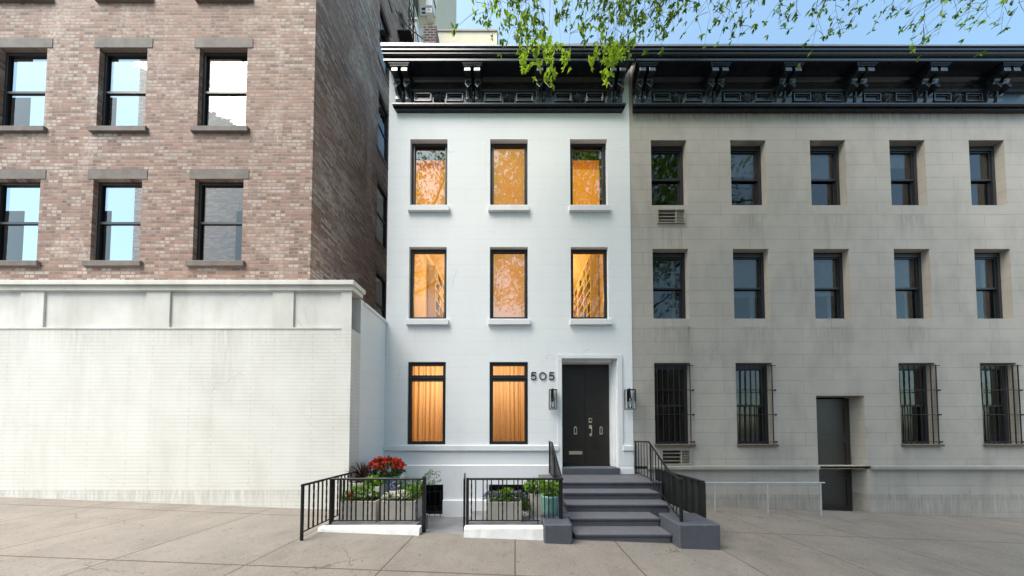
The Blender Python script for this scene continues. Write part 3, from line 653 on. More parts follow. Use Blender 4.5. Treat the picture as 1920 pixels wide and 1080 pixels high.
# ---------------------------------------------------------------- cornice
M_CORNR = simple('brightened_rosette_paint', (.10, .115, .14), (.06, .07, .085), 9, .3, 0, .6)  # cornice black made lighter, standing in for highlights on the shaded facets
def cornice(par, x0, x1, pairs, sag=True, K=.45):
    Y = lambda v: v
    zL0, zL1 = FZ(207, -.06), FZ(193, -.14)
    zM0, zM1 = FZ(172, -.08), FZ(166, -.08)
    zS = FZ(115, -.38); zF1 = FZ(109, -.38); zT0 = FZ(88.5, -.45); zT1 = FZ(82.5, -.45)
    a = x0; b = x1
    m = MB()
    # crown mouldings, from the top down
    prof = [(-.05, zT0 + .012), (-.45, zT0), (-.45, zT0 - .07), (-.425, zT0 - .075), (-.405, zT0 - .095), (-.40, zT0 - .10), (-.43, zT0 - .115), (-.43, zT0 - .135), (-.39, zT0 - .15),
            (-.375, zF1 + .07), (-.385, zF1 + .045), (-.40, zF1 + .04), (-.40, zF1 + .02), (-.365, zF1 + .012), (-.355, zF1 + .004), (-.392, zF1 - .03), (-.392, zS + .004), (-.38, zS), (-.32, zS), (-.32, zS + .03), (-.12, zS + .03), (-.12, zS - .035), (-.085, zS - .06), (-.05, zS - .075), (-.003, zS - .08)]
    m.mitre(prof, x0, x1, k=K)
    # moulding over the lower panels
    m.mitre([(-.04, zM1 + .02), (-.085, zM1), (-.085, zM1 - .03), (-.06, zM1 - .045), (-.07, zM0 + .025), (-.07, zM0 + .012), (-.04, zM0)], a - .0, b + .0)
    # bottom ledge
    m.mitre([(-.003, zL1 + .012), (-.145, zL1), (-.145, zL1 - .035), (-.115, zL1 - .05), (-.12, zL1 - .075), (-.075, zL0 + .05), (-.085, zL0 + .03), (-.085, zL0 + .012), (-.003, zL0)], x0, x1)
    main = m.build('cornice', M_CORN, par); fixn(main)
    # upper frieze and lower frieze boards
    m = MB(); m.box(a, b, -.036, -.004, zM1 + .005, zS - .07); m.build('frieze_panel', M_CORNP, main)
    m = MB(); m.box(a, b, -.04, -.004, zL1 + .005, zM0 + .004); m.build('frieze_board', M_CORN, main)
    # flashing on top, slightly sagging
    m = MB(); N = 24
    top = []
    for i in range(N + 1):
        u = i / N; x = x0 - .475 * K + (x1 - x0 + .95 * K) * u
        s_ = (-.055 * math.sin(math.pi * u) ** 1.5 + .012 * math.sin(9 * u)) if sag else .01 * math.sin(7 * u) - .045
        top += [(x, -.47, zT0 + .004), (x, -.47, zT1 + .01 + s_), (x, -.05, zT1 + .06 + s_ * .5)]
    fs = []
    for i in range(N):
        for j in range(2): fs.append((i * 3 + j, (i + 1) * 3 + j, (i + 1) * 3 + j + 1, i * 3 + j + 1))
    m.add(top, fs); m.add([top[0], top[1], top[2], (top[0][0], -.05, zT0)], [(0, 1, 2, 3)]); m.add([top[-3], top[-2], top[-1], (top[-1][0], -.05, zT0)], [(3, 2, 1, 0)])
    m.build('flashing', M_FLASH, main, smooth=False)
    # paired brackets
    zA, zB = zS - .07, zS - .20
    proto = []
    for pc in pairs:
        for sx in (-.128, .128):
            x = pc + sx; hw = .083
            if proto:
                c_ = proto[0].copy(); COL.objects.link(c_); c_.parent = main; c_.location = (x - proto[1], 0, 0); continue
            m = MB()
            tp = FZ(157, -.21)
            prof = [(-.004, zS - .07), (-.32, zS - .07), (-.340, zS - .085), (-.350, zS - .195), (-.35, zS - .21), (-.215, zS - .215), (-.20, zS - .25), (-.185, tp + .012), (-.18, tp - .03),
                    (-.12, zM0 - .02), (-.10, zM0 - .14), (-.11, zL1 + .16), (-.09, zL1 + .08), (-.13, zL1 + .005), (-.004, zL1 + .005)]
            m.prism(prof, x - hw, x + hw, 'x')
            # pendant with a pointed front
            t0 = FZ(157, -.21); t1 = FZ(168, -.21)
            vs = [(x - hw - .012, -.225, t0), (x + hw + .012, -.225, t0), (x, -.258, t1), (x - hw - .012, -.12, t0 + .012), (x + hw + .012, -.12, t0 + .012), (x, -.10, t1)]
            m.add(vs, [(0, 2, 1), (0, 1, 4, 3), (0, 3, 5, 2), (1, 2, 5, 4), (3, 4, 5)])
            o = fixn(m.build('bracket', M_CORNB, main)); bevel(o, .006); proto = [o, x]
        m = MB(); m.bevbox(pc - .27, pc + .27, -.372, -.05, zS - .035, zS - .005, .008); m.bevbox(pc - .245, pc + .245, -.355, -.05, zS - .068, zS - .036, .006)
        m.build('bracket_cap', M_CORNB, main)
        m = MB(); m.tube([(pc, -.10, zM0 + .02), (pc, -.115, zM0 - .1), (pc, -.09, zL1 + .02)], [.03, .034, .024], 10); m.build('bracket_rib', M_CORN, main, smooth=True)
    # frames and rosettes between the brackets
    zf0, zf1 = FZ(191.5, -.06), FZ(176, -.06)
    for i in range(len(pairs) - 1):
        pa, pb = pairs[i] + .28, pairs[i + 1] - .28; c_ = (pa + pb) / 2
        for sgn in (-1, 1):
            fx = c_ + sgn * .435; hw = .235
            m = MB(); m.frame(fx - hw, fx + hw, zf0, zf1, .028, -.085, -.041); m.frame(fx - hw + .04, fx + hw - .04, zf0 + .04, zf1 - .04, .014, -.062, -.041)
            bevel(m.build('panel_frame', M_CORNB, main), .005)
        m = MB(); zc = (zf0 + zf1) / 2; n = 8; ring = []
        for q in range(n * 2):
            an = math.pi * q / n + math.pi / 8 * 0; rr = .165 if q % 2 == 0 else .055
            ring.append((c_ + rr * math.cos(an + math.pi / 8), -.046 - (.03 if q % 2 == 0 else 0.0), zc + rr * math.sin(an + math.pi / 8) * .95))
        vs = ring + [(c_, -.12, zc)] + [(x_, -.041, z_) for x_, y_, z_ in ring]
        fs = [(q, (q + 1) % (2 * n), 2 * n) for q in range(2 * n)] + [(2 * n + 1 + q, 2 * n + 1 + (q + 1) % (2 * n), (q + 1) % (2 * n), q) for q in range(2 * n)]
        m.add(vs, fs); m.lathe((0, 0, 0), [(.0, 0), (.0, 0)], 3) if False else None
        fixn(m.build('rosette', M_CORNR, main))
    return main
PAIRS = [-3.06, -1.135, .785, 2.72]
cornice(house, -3.28, 2.95, PAIRS)

# house number
def arc(cx, cz, rx, rz, a0, a1, n=18): return [(cx + rx * math.cos(R(a0 + (a1 - a0) * i / n)), cz + rz * math.sin(R(a0 + (a1 - a0) * i / n))) for i in range(n + 1)]
num = thing('house_number', 'black metal numerals 505 fixed to the white wall left of the door', 'house number', (FX(1018, 705, 0), 0, FZ(705, 0)))
M_MATTE = simple('matte_black_metal', (.006, .006, .006), None, 9, .7, 0, .15, 0)
def stroke(m, pts, wdt, y0, y1, closed=False):
    n = len(pts); L = []; Rr = []
    for i, (x, z) in enumerate(pts):
        if closed: a_, b_ = pts[i - 1], pts[(i + 1) % n]
        else: a_, b_ = pts[max(i - 1, 0)], pts[min(i + 1, n - 1)]
        if 0 < i < n - 1 or closed:
            d1 = Vector((x - a_[0], z - a_[1])).normalized(); d2 = Vector((b_[0] - x, b_[1] - z)).normalized(); t = (d1 + d2); t.normalize(); sc = 1 / max(.35, t.dot(d1))
        else: t = Vector((b_[0] - a_[0], b_[1] - a_[1])).normalized(); sc = 1
        nx, nz = -t.y * wdt / 2 * sc, t.x * wdt / 2 * sc
        L.append((x + nx, z + nz)); Rr.append((x - nx, z - nz))
    for i in range(n if closed else n - 1):
        j = (i + 1) % n
        q = [L[i], Rr[i], Rr[j], L[j]]
        m.add([(x, y0, z) for x, z in q] + [(x, y1, z) for x, z in q], [(0, 1, 2, 3), (0, 4, 5, 1), (2, 6, 7, 3), (3, 7, 4, 0), (1, 5, 6, 2)])
for ch_, pxa, pxb in (('5', 995, 1006), ('0', 1011, 1024.5), ('5', 1029, 1040)):
    x0, zb_ = F(pxa, 712, -.03); x1, zt_ = F(pxb, 697.5, -.03); m = MB(); sw = .025; W_ = x1 - x0; H_ = zt_ - zb_
    if ch_ == '0': stroke(m, arc((x0 + x1) / 2, (zb_ + zt_) / 2, W_ / 2 - sw / 2, H_ / 2 - sw / 2, 0, 349, 31), sw, -.022, -.006, True)
    else:
        rz = H_ * .30; cz = zb_ + rz + sw * .3; cx_ = x0 + W_ * .46
        pts = [(x1 - .008, zt_ - sw / 2), (x0 + W_ * .22, zt_ - sw / 2), (x0 + W_ * .14, cz + rz * .62)] + arc(cx_, cz, W_ * .52 - sw / 2, rz - sw * .1, 128, -150, 20)
        stroke(m, pts, sw, -.022, -.006)
    for px_ in (x0 + W_ * .3, x0 + W_ * .7): m.box(px_ - .004, px_ + .004, -.006, -.001, zt_ - .017, zt_ - .006)
    m.build('digit', M_MATTE, num)
# ================================================================ STOOP
stoop = thing('stoop', 'grey painted stone stoop of six wide steps up to the black double door', 'steps', (1.9, -1.2, 0))
SX0, SX1 = 1.0, 3.02
rise = .148; tread = .333; D0 = .84 * 6.5 - 6.5                     # landing nose
def step(x0, x1, y0, y1, z0, z1, n='step'):
    m = MB(); nb = .03; nh = .042
    m.bevbox(x0, x1, y0, y1, z1 - nh, z1, .010); m.box(x0 + .01, x1 - .01, y0 + nb, y1, z0, z1 - nh - .001)
    return bevel(m.build(n, M_STEP, stoop), .005)
step(.60, 3.30, D0, -.10, -.30, LZ, 'landing')
for q in range(1, 5):
    y = D0 - tread * q
    step(SX0 - .02 * 0, min(SX1, 2.64) if q >= 3 else SX1, y, y + tread + .028, LZ - rise * (q + 1) - .10, LZ - rise * q)
m = MB(); m.bevbox(DX0 + .004, DX1 + .02, -.085, YD - .035, LZ + .001, LZ + .165, .010); bevel(m.build('door_step', M_STEP, stoop), .006)
def cheek(x0, x1, y0, y1, z1):
    m = MB(); m.bevbox(x0, x1, y0, y1, -.35, z1, .018); o = m.build('cheek_block', M_STEP, stoop); bevel(o, .008); return o
cheek(.47, .93, -2.53, -2.12, .285); cheek(2.655, 3.33, -2.53, -1.95, .285)
m = MB(); m.box(.86, .985, -2.115, D0 + .04, -.4, .27); m.box(3.04, 3.26, -1.95, D0 + .04, -.4, .27)
m.build('side_wall', M_STEP, stoop)

# ================================================================ RAILINGS
def rail_thing(name, label, cat, path, loc, bars, ends, bot=None, group=None, rtop=.019, post=.019, thick_rail=.011):
    """path: top rail points; bars: list of (x, y, zb, zt, twisted)"""
    t = thing(name, label, cat, loc, group)
    m = MB(); m.tube(path, rtop, 8); m.build('top_rail', M_IRON, t)
    if bot: m = MB(); m.tube(bot, thick_rail, 6); m.build('bottom_rail', M_IRON, t)
    for (x, y, zb, zt, tw) in bars:
        m = MB()
        if tw:
            n = 22; vs = []; fs = []; h = .0095
            for i in range(n + 1):
                an = i / n * math.pi * 2.5; z = zb + (zt - zb) * i / n; s_ = h * (1.0 + .25 * math.sin(i * math.pi))
                for q in range(4): vs.append((x + s_ * 1.4 * math.cos(an + q * math.pi / 2), y + s_ * 1.4 * math.sin(an + q * math.pi / 2), z))
            for i in range(n):
                for q in range(4): fs.append((i * 4 + q, i * 4 + (q + 1) % 4, i * 4 + 4 + (q + 1) % 4, i * 4 + 4 + q))
            m.add(vs, fs)
        else: m.box(x - .0085, x + .0085, y - .0085, y + .0085, zb, zt)
        m.build('baluster', M_IRON, t)
    for (x, y, zb, zt, r_) in ends:
        m = MB(); m.box(x - r_, x + r_, y - r_, y + r_, zb, zt); m.lathe((x, y, zt), [(r_ * 1.2, 0), (r_ * 1.25, .012), (r_ * .6, .022)], 10); bevel(m.build('post', M_IRON, t), .003)
    return t
FY = -2.25; fzt = FZ(898, FY); fzb = FZ(976, FY)
def fbx(px): return FX(px, 940, FY)
lb = []
for px in (651, 659, 667.5, 681.5, 689.5, 698, 712.5, 721, 729, 743, 751, 759.5, 774, 782): lb.append(px)
bars = [(fbx(px), FY, fzb, fzt, q % 3 == 1) for q, px in enumerate(lb)]
x0, x1 = fbx(619), fbx(797)
rail_thing('front_fence', 'low black iron fence on the white curb around the left planters', 'fence', [(x0, FY, fzt), (x1, FY, fzt)], (x0, FY, .185),
           [(fbx(637), FY, fzb, fzt, False), (fbx(643.5), FY, fzb, fzt, True)] + bars, [(x0 + .01, FY, .15, fzt, .016), (x1 - .015, FY, -.02, fzt + .02, .026)], [(x0, FY, fzb), (x1, FY, fzb)])
# side return towards the street and back to the old wall
SXr = -3.27; yb = [-2.62 + .089 * q for q in range(12)]
rail_thing('side_fence', 'short black iron side fence running back to the old painted brick wall', 'fence', [(SXr, -2.76, fzt), (SXr, -1.45, fzt)], (SXr, -2.2, .12),
           [(SXr, y, fzb, fzt, q % 3 == 1) for q, y in enumerate(yb)], [(SXr, -2.74, -.02, fzt, .016), (SXr, -1.47, -.02, fzt, .016), (SXr + .01, -2.14, .05, fzt, .022)], [(SXr, -2.76, fzb), (SXr, -1.45, fzb)])
# gate swung in against the right fence
rb = [884, 891.8, 905.8, 913.3, 921.3, 935, 942.4, 950.2, 963.5, 971.2, 979.1, 992.2, 999.9, 1007.6, 1021.3, 1028.9, 1036.9]
gx0, gx1 = fbx(876.5), fbx(1050)
rail_thing('front_fence', 'low black iron fence on the white curb between the gate gap and the grey stoop', 'fence', [(gx0, FY, fzt), (gx1, FY, fzt)], (gx0, FY, .185),
           [(fbx(px), FY, fzb if px < 1015 else fzb + .05, fzt, q % 3 == 0) for q, px in enumerate(rb)], [(gx0 + .0, FY, -.05, fzt + .0, .022), (gx1, FY, .28, fzt, .019), (fbx(1008.5), FY, .15, fzb, .008)], [(gx0, FY, fzb), (fbx(1012), FY, fzb)])
def gate_at(x, y0, y1, lab):
    t = thing('gate', lab, 'gate', (x, y0, 0))
    m = MB(); m.box(x - .018, x + .018, y0, y0 + .036, .02, fzt - .01); m.box(x - .016, x + .016, y1 - .032, y1, .02, fzt - .01); m.build('stile', M_IRON, t)
    m = MB(); m.box(x - .012, x + .012, y0 + .036, y1 - .032, fzt - .04, fzt - .012); m.box(x - .012, x + .012, y0 + .036, y1 - .032, .05, .075); m.build('rail', M_IRON, t)
    for q in range(5):
        y = y0 + (y1 - y0) * (q + 1) / 6; m = MB(); m.box(x - .008, x + .008, y - .008, y + .008, .076, fzt - .041); m.build('baluster', M_IRON, t)
    t.rotation_euler = (0, 0, R(11))
gate_at(-.895, -2.20, -1.60, 'narrow black iron gate swung open and seen edge on at the right fence')

# stair railings
def stair_rail(pts, foot, lab, nb):
    t = thing('stair_railing', lab, 'railing', (pts[-1][0], pts[-1][1], .285))
    m = MB(); m.tube(pts, .020, 8); e = Vector(pts[-1]); m.lathe((e.x, e.y, e.z - .025), [(.02, 0), (.036, .012), (.036, .042), (.018, .052)], 12); m.build('handrail', M_IRON, t)
    m = MB(); m.tube(foot, .011, 6); m.build('bottom_rail', M_IRON, t)
    def lerp(path, y):
        for a, b in zip(path, path[1:]):
            if b[1] <= y <= a[1]:
                u = (a[1] - y) / max(a[1] - b[1], 1e-6); return tuple(a[i] + (b[i] - a[i]) * u for i in range(3))
        return path[-1]
    ys = [pts[0][1] - .06 - (pts[0][1] - pts[-1][1] - .12) * q / (nb - 1) for q in range(nb)]
    for q, y in enumerate(ys):
        a, b = lerp(foot, y), lerp(pts, y)
        m = MB(); r_ = .0085 if q % 3 != 1 else .0095
        m.tube([(a[0], y, a[2]), (b[0], y, b[2])], r_, 4); m.build('baluster', M_IRON, t)
    for (x, y, zb, zt, r_) in ((pts[-1][0], pts[-1][1], .28, pts[-1][2], .02), (foot[0][0], -.06, foot[0][2] - .04, pts[0][2], .014), (lerp(pts, D0 + .1)[0], D0 + .1, LZ - .01, lerp(pts, D0 + .1)[2], .011)):
        m = MB(); m.box(x - r_, x + r_, y - r_, y + r_, zb, zt); m.build('post', M_IRON, t)
zr = FZ(828, -.05)
stair_rail([(3.19, -.02, zr), (3.12, -.82, 1.545), (2.91, -1.92, 1.01), (2.78, -2.40, 1.045 - .06)], [(3.19, -.02, LZ + .06), (3.12, -.86, LZ + .05), (2.90, -2.02, .34), (2.78, -2.40, .335)],
           'black iron stair railing at the right side of the grey stoop', 15)
stair_rail([(.905, -.02, zr), (.90, -.55, zr - .005), (.83, -1.95, 1.04), (.80, -2.26, fzt)], [(.905, -.02, LZ + .06), (.90, -.80, LZ + .05), (.83, -1.95, .40), (.80, -2.26, .335)],
           'black iron stair railing at the left side of the grey stoop', 16)

# ================================================================ CURBS
def curb(x0, x1, lab):
    m = MB(); t = .185; N = 14; vs = []; fs = []; rr = random.Random(int(x0 * 100))
    for i in range(N + 1):
        x = x0 + (x1 - x0) * i / N; j = rr.uniform(-.005, .005)
        vs += [(x, -2.43 + j, gz(x) - .06), (x, -2.41 + j, t - .022 + j), (x, -2.395 + j, t), (x, -2.302, t), (x, -2.302, -.3)]
    for i in range(N):
        for q in range(4): fs.append((i * 5 + q, (i + 1) * 5 + q, (i + 1) * 5 + q + 1, i * 5 + q + 1))
    fs += [(0, 1, 2, 3, 4), (N * 5 + 4, N * 5 + 3, N * 5 + 2, N * 5 + 1, N * 5)]
    m.add(vs, fs); return tag(m.build('curb', M_CURBW), lab, 'curb')
curb(-3.29, -1.60, 'white painted stone curb under the left iron fence')
curb(-.855, .467, 'white painted stone curb between the gate gap and the grey stoop')

# ================================================================ LANTERNS
def lantern(px0, px1, lab):
    Y0, Y1 = -.20, -.045; x0 = FX(px0, 748, -.2); x1 = FX(px1, 748, -.2); z0 = FZ(767, -.2); z1 = FZ(729.5, -.2); c_ = (x0 + x1) / 2
    t = thing('wall_lantern', lab, 'lantern', (c_, 0, z0), 'lanterns beside the door'); b = .011
    m = MB()
    for x in (x0, x1 - b):
        for y in (Y0, Y1 - b): m.box(x, x + b, y, y + b, z0 + b, z1 - b)
    for z in (z0, z1 - b):
        m.frame(x0, x1, 0, 1, 0, 0, 0) if False else None
        m.box(x0, x1, Y0, Y0 + b, z, z + b); m.box(x0, x1, Y1 - b, Y1, z, z + b); m.box(x0, x0 + b, Y0 + b, Y1 - b, z, z + b); m.box(x1 - b, x1, Y0 + b, Y1 - b, z, z + b)
    m.box(x0 + b, x1 - b, Y0 + b, Y1 - b, z1 - b + .002, z1 - .002); m.build('frame', M_IRON, t)
    m = MB(); m.box(c_ - .035, c_ + .035, -.016, -.001, z1 - .30, z1 + .03); m.tube([(c_, -.015, z1 - .06), (c_, -.05, z1 + .035), (c_, -.122, z1 + .035), (c_, -.122, z1)], .009, 8); m.build('bracket', M_IRON, t)
    m = MB(); e = .006
    for q in ([(x0 + e, Y0 + e), (x1 - e, Y0 + e)], [(x0 + e, Y0 + e), (x0 + e, Y1 - e)], [(x1 - e, Y0 + e), (x1 - e, Y1 - e)]):
        (xa, ya), (xb, yb_) = q; m.add([(xa, ya, z0 + b), (xb, yb_, z0 + b), (xb, yb_, z1 - b), (xa, ya, z1 - b)], [(0, 1, 2, 3)])
    m.build('glass', M_LGLASS, t)
    m = MB(); m.lathe((c_, (Y0 + Y1) / 2, z1 - .15), [(.018, .135), (.018, .0), (.026, -.01), (.026, -.05), (.012, -.06)], 12); m.build('lamp_holder', M_IRON, t)
    m = MB(); m.lathe((c_, (Y0 + Y1) / 2, z1 - .33), [(.006, 0), (.014, .03), (.020, .07), (.014, .115)], 12); m.build('bulb', M_LGLASS, t, smooth=True)
    m = MB(); m.lathe((c_, (Y0 + Y1) / 2, z0 + .03), [(.05, .0), (.05, .27)], 20); m.build('glass_tube', M_LGLASS, t, smooth=True)
lantern(1030.5, 1044.5, 'black metal box lantern on the white wall left of the door')
lantern(1175.5, 1192.5, 'black metal box lantern on the white wall right of the door')

# ================================================================ PLANTERS AND PLANTS
def planter(x0, x1, y0, y1, z0, z1, lab, mat=M_CONC, wl=.03):
    t = thing('planter', lab, 'planter', ((x0 + x1) / 2, (y0 + y1) / 2, z0))
    m = MB()
    m.box(x0, x1, y0, y0 + wl, z0, z1); m.box(x0, x1, y1 - wl, y1, z0, z1); m.box(x0, x0 + wl, y0 + wl, y1 - wl, z0, z1); m.box(x1 - wl, x1, y0 + wl, y1 - wl, z0, z1)
    m.box(x0 + wl, x1 - wl, y0 + wl, y1 - wl, z0, z0 + .03); bevel(m.build('box', mat, t), .005)
    m = MB(); m.box(x0 + wl + .001, x1 - wl - .001, y0 + wl + .001, y1 - wl - .001, z0 + .031, z1 - .03); m.build('soil', M_SOIL, t)
def pot(c, prof, lab, mat=M_TURQ, inner=None):
    t = thing('pot', lab, 'pot', c); m = MB(); rt, zt = prof[-1]
    m.lathe(c, prof + [(rt - .022, zt), (rt - .03, zt - .05)], 32); m.build('body', mat, t, smooth=True)
    m = MB(); m.lathe(c, [(.01, zt - .06), (rt - .025, zt - .055), (.01, zt - .04)], 20); m.build('soil', M_SOIL, t); return t
PZ = .186
ax0, ax1 = FX(637, 958, -2.17), FX(704.5, 958, -2.17); bx0, bx1 = FX(714.5, 958, -2.17), FX(778, 958, -2.17); ptz = FZ(940, -2.17)
planter(ax0, ax1, -2.17, -1.86, PZ, ptz, 'long pale concrete planter with lime plants and two red blooms behind the left fence')
planter(bx0, bx1, -2.17, -1.86, PZ, ptz, 'long pale concrete planter of white flowers behind the left fence')
planter(-3.0, -2.72, -1.62, -1.34, PZ, FZ(913, -1.62), 'taller grey concrete planter behind the two front ones at left')
planter(-3.42, -3.02, -1.52, -1.14, PZ, FZ(906, -1.52), 'grey concrete planter holding the plum coloured spiky plant')
planter(-2.58, -2.20, -1.60, -1.25, PZ, .50, 'grey concrete planter under the trailing shrub near the open gate')
planter(FX(914, 958, -2.17), FX(978, 958, -2.17), -2.17, -1.86, PZ, FZ(941.5, -2.17), 'pale concrete planter of violet and green plants behind the right fence')
planter(FX(992, 945, -1.85), FX(1021, 945, -1.85), -1.85, -1.58, PZ, FZ(926.5, -1.85), 'tall narrow concrete planter beside the turquoise pot')
UX, UY = FX(727, 905, -.95), -.95; uz = FZ(891, UY)
pot((UX, UY, PZ), [(.15, 0), (.17, .02), (.235, .3), (.25, uz - PZ - .04), (.265, uz - PZ - .03), (.265, uz - PZ)], 'big turquoise glazed urn under the red flowers')
TX, TY = FX(1031, 950, -1.95) , -1.95; tz = FZ(927.5, TY); pb = .212
t_ = thing('saucer', 'dark round saucer under the turquoise pot beside the stoop', 'saucer', (TX, TY, .186))
m = MB(); m.lathe((TX, TY, .186), [(.14, 0), (.165, .012), (.172, .026), (.16, .025), (.01, .024)], 28); m.build('dish', M_TERRA, t_, smooth=True)
pot((TX, TY, pb), [(.112, 0), (.136, .02), (.156, .14), (.156, tz - pb - .05), (.163, tz - pb - .03), (.160, tz - pb)], 'round turquoise glazed pot between the right fence and the stoop')

def rdir(rr, up=.2):
    while True:
        v = Vector((rr.uniform(-1, 1), rr.uniform(-1, 1), rr.uniform(-1, 1)))
        if .1 < v.length < 1: v.normalize(); v.z += up; return v.normalized()
def bloom(m, c, r, rr, mi):
    ax = rdir(rr, .3); ax.y -= .5; ax.normalize()
    s1 = ax.cross(Vector((0, 0, 1)));  s1 = s1.normalized() if s1.length > .01 else Vector((1, 0, 0)); s2 = ax.cross(s1)
    for q in range(5):
        a = q * 2 * math.pi / 5 + rr.uniform(-.2, .2); d = s1 * math.cos(a) + s2 * math.sin(a) + ax * .35
        m.leaf(c, d, ax, r, r * .95, mi, -.15)
def bush(name, lab, cat, c, rad, n, L, mats, seed, blooms=0, br=.02, bz=(.2, 1), trail=0, group=None, wl=.5, stems=14, spread=.9, bmat=None, base=None):
    """stems rise from the soil, leaves in rosettes along and at the end of each; blooms on top"""
    rr = random.Random(seed); base = base or (c[0], c[1], c[2] - rad[2] * .9)
    t = thing(name, lab, cat, base, group); ms = MB(); ml = MB(); mf = MB(); C_ = Vector(c)
    for i in range(n):
        d = rdir(rr, .15); f = rr.uniform(.45, 1) ** .6
        p = C_ + Vector((d.x * rad[0] * f, d.y * rad[1] * f, d.z * rad[2] * f))
        if i < stems: ms.tube([Vector(base) + Vector((rr.uniform(-.3, .3) * rad[0] * 2, rr.uniform(-.3, .3) * rad[1] * 2, -.02)), (Vector(base) + p) / 2 + Vector((0, 0, rad[2] * .25)), p], [.005, .004, .002], 4)
        k_ = rr.randint(3, 6); out = (p - C_ + Vector((0, 0, rad[2] * .5))).normalized()
        for q in range(k_):
            dd = (rdir(rr, .1) + out * spread).normalized(); l_ = L * rr.uniform(.65, 1.25)
            ml.leaf(p, dd, out, l_, l_ * wl * rr.uniform(.8, 1.2), 0 if rr.random() < .6 else 1)
    for i in range(blooms):
        d = rdir(rr, .45); d.z = abs(d.z); f = rr.uniform(.92, 1.12); d.y -= .25
        p = C_ + Vector((d.x * rad[0] * f, d.y * rad[1] * f, d.z * rad[2] * f + rad[2] * rr.uniform(*bz) * .2))
        for q in range(rr.randint(2, 4)): bloom(mf, p + Vector((rr.uniform(-1, 1), rr.uniform(-1, 1), rr.uniform(-1, 1))) * br * .8, br * rr.uniform(.75, 1.2), rr, 0)
    ms.build('stem', M_GREEN, t); ml.build('foliage', [mats[0], mats[-1]], t)
    if blooms: mf.build('flowers', bmat, t)
    return t
ZA = ptz
bush('bedding_plant', 'lime green leafy plant spilling over the left concrete planter', 'plant', (ax0 + .30, -2.02, ZA + .09), (.30, .12, .14), 150, .06, [M_LIME, M_GREEN], 11)
bush('bedding_plant', 'tall lime leaves rising behind the left concrete planter', 'plant', (-2.92, -1.48, FZ(913, -1.6) + .06), (.17, .13, .12), 80, .075, [M_LIME, M_GREEN], 12)
bush('begonia', 'trailing plant with two red blooms at the left planter corner', 'plant', (ax0 + .11, -2.13, ZA + .03), (.13, .06, .10), 40, .05, [M_GREEN, M_LIME], 13, 3, .032, bmat=M_RED)
bush('begonia', 'white flowers at the right end of the left concrete planter', 'flowers', (ax1 - .12, -2.02, ZA + .07), (.11, .1, .08), 60, .04, [M_GREEN, M_LIME], 14, 34, .020, bmat=M_WPET)
bush('begonia', 'row of white flowers filling the second concrete planter', 'flowers', (bx0 + .24, -2.03, ZA + .045), (.25, .12, .09), 150, .04, [M_GREEN, M_SAGE], 15, 120, .020, bmat=M_WPET)
bush('bedding_plant', 'bright green ferny plant at the right end of the white flowers', 'plant', (bx1 - .10, -2.02, ZA + .10), (.13, .12, .14), 100, .07, [M_LIME, M_GREEN], 16, wl=.25)
bush('violet_plant', 'violet blooms in front of the turquoise urn', 'flowers', (-2.50, -1.42, .60), (.10, .09, .12), 60, .045, [M_GREEN, M_SAGE], 17, 34, .018, bmat=M_VIOL)
bush('trailing_shrub', 'wispy sage green shrub trailing over the gate at left', 'shrub', (-2.25, -1.40, .62), (.34, .16, .22), 120, .045, [M_SAGE, M_GREEN], 18, 5, .014, bmat=M_WPET, stems=40, spread=.4)
bush('trailing_shrub', 'thin wispy twigs reaching over the open gate towards the basement window', 'shrub', (FX(812, 905, -1.3), -1.3, .80), (.20, .10, .20), 44, .04, [M_SAGE, M_GREEN], 19, stems=26, spread=.3, base=(-2.25, -1.4, .48))
bush('red_begonia', 'big mound of red flowers in the turquoise urn', 'flowers', (UX, UY, uz + .15), (.37, .30, .22), 330, .065, [M_BEGL, M_GREEN], 20, 125, .031, bmat=M_RED, base=(UX, UY, uz - .06))
dxa, dxb = FX(914, 958, -2.17), FX(978, 958, -2.17)
bush('bedding_plant', 'bright green rosettes in the middle of the right planter', 'plant', ((dxa + dxb) / 2 + .02, -2.02, FZ(941.5, -2.17) + .075), (.17, .12, .12), 110, .06, [M_LIME, M_GREEN], 21)
bush('violet_plant', 'sage and violet tufts at the left of the right planter', 'flowers', (dxa + .07, -2.03, FZ(941.5, -2.17) + .05), (.15, .12, .10), 80, .04, [M_SAGE, M_GREEN], 22, 44, .012, bmat=M_VIOL)
bush('violet_plant', 'sage and violet tufts at the right of the right planter', 'flowers', (dxb - .05, -2.03, FZ(941.5, -2.17) + .05), (.14, .12, .10), 80, .04, [M_SAGE, M_GREEN], 23, 44, .012, bmat=M_VIOL)
bush('trailing_shrub', 'dark green trailer hanging off the right planter end', 'shrub', (dxb + .10, -1.98, .40), (.08, .09, .16), 80, .035, [M_GREEN, M_SAGE], 24, base=(dxb - .05, -2.0, ptz - .03))
bush('bedding_plant', 'pale green plant with white blooms in the tall narrow planter', 'plant', (.42, -1.72, FZ(926.5, -1.85) + .12), (.24, .15, .15), 150, .075, [M_LIME, M_GREEN], 25, 24, .018, bmat=M_WPET)
bush('bedding_plant', 'leafy green plant in the round turquoise pot', 'plant', (TX + .03, TY, tz + .09), (.17, .15, .14), 120, .065, [M_LIME, M_GREEN], 26)
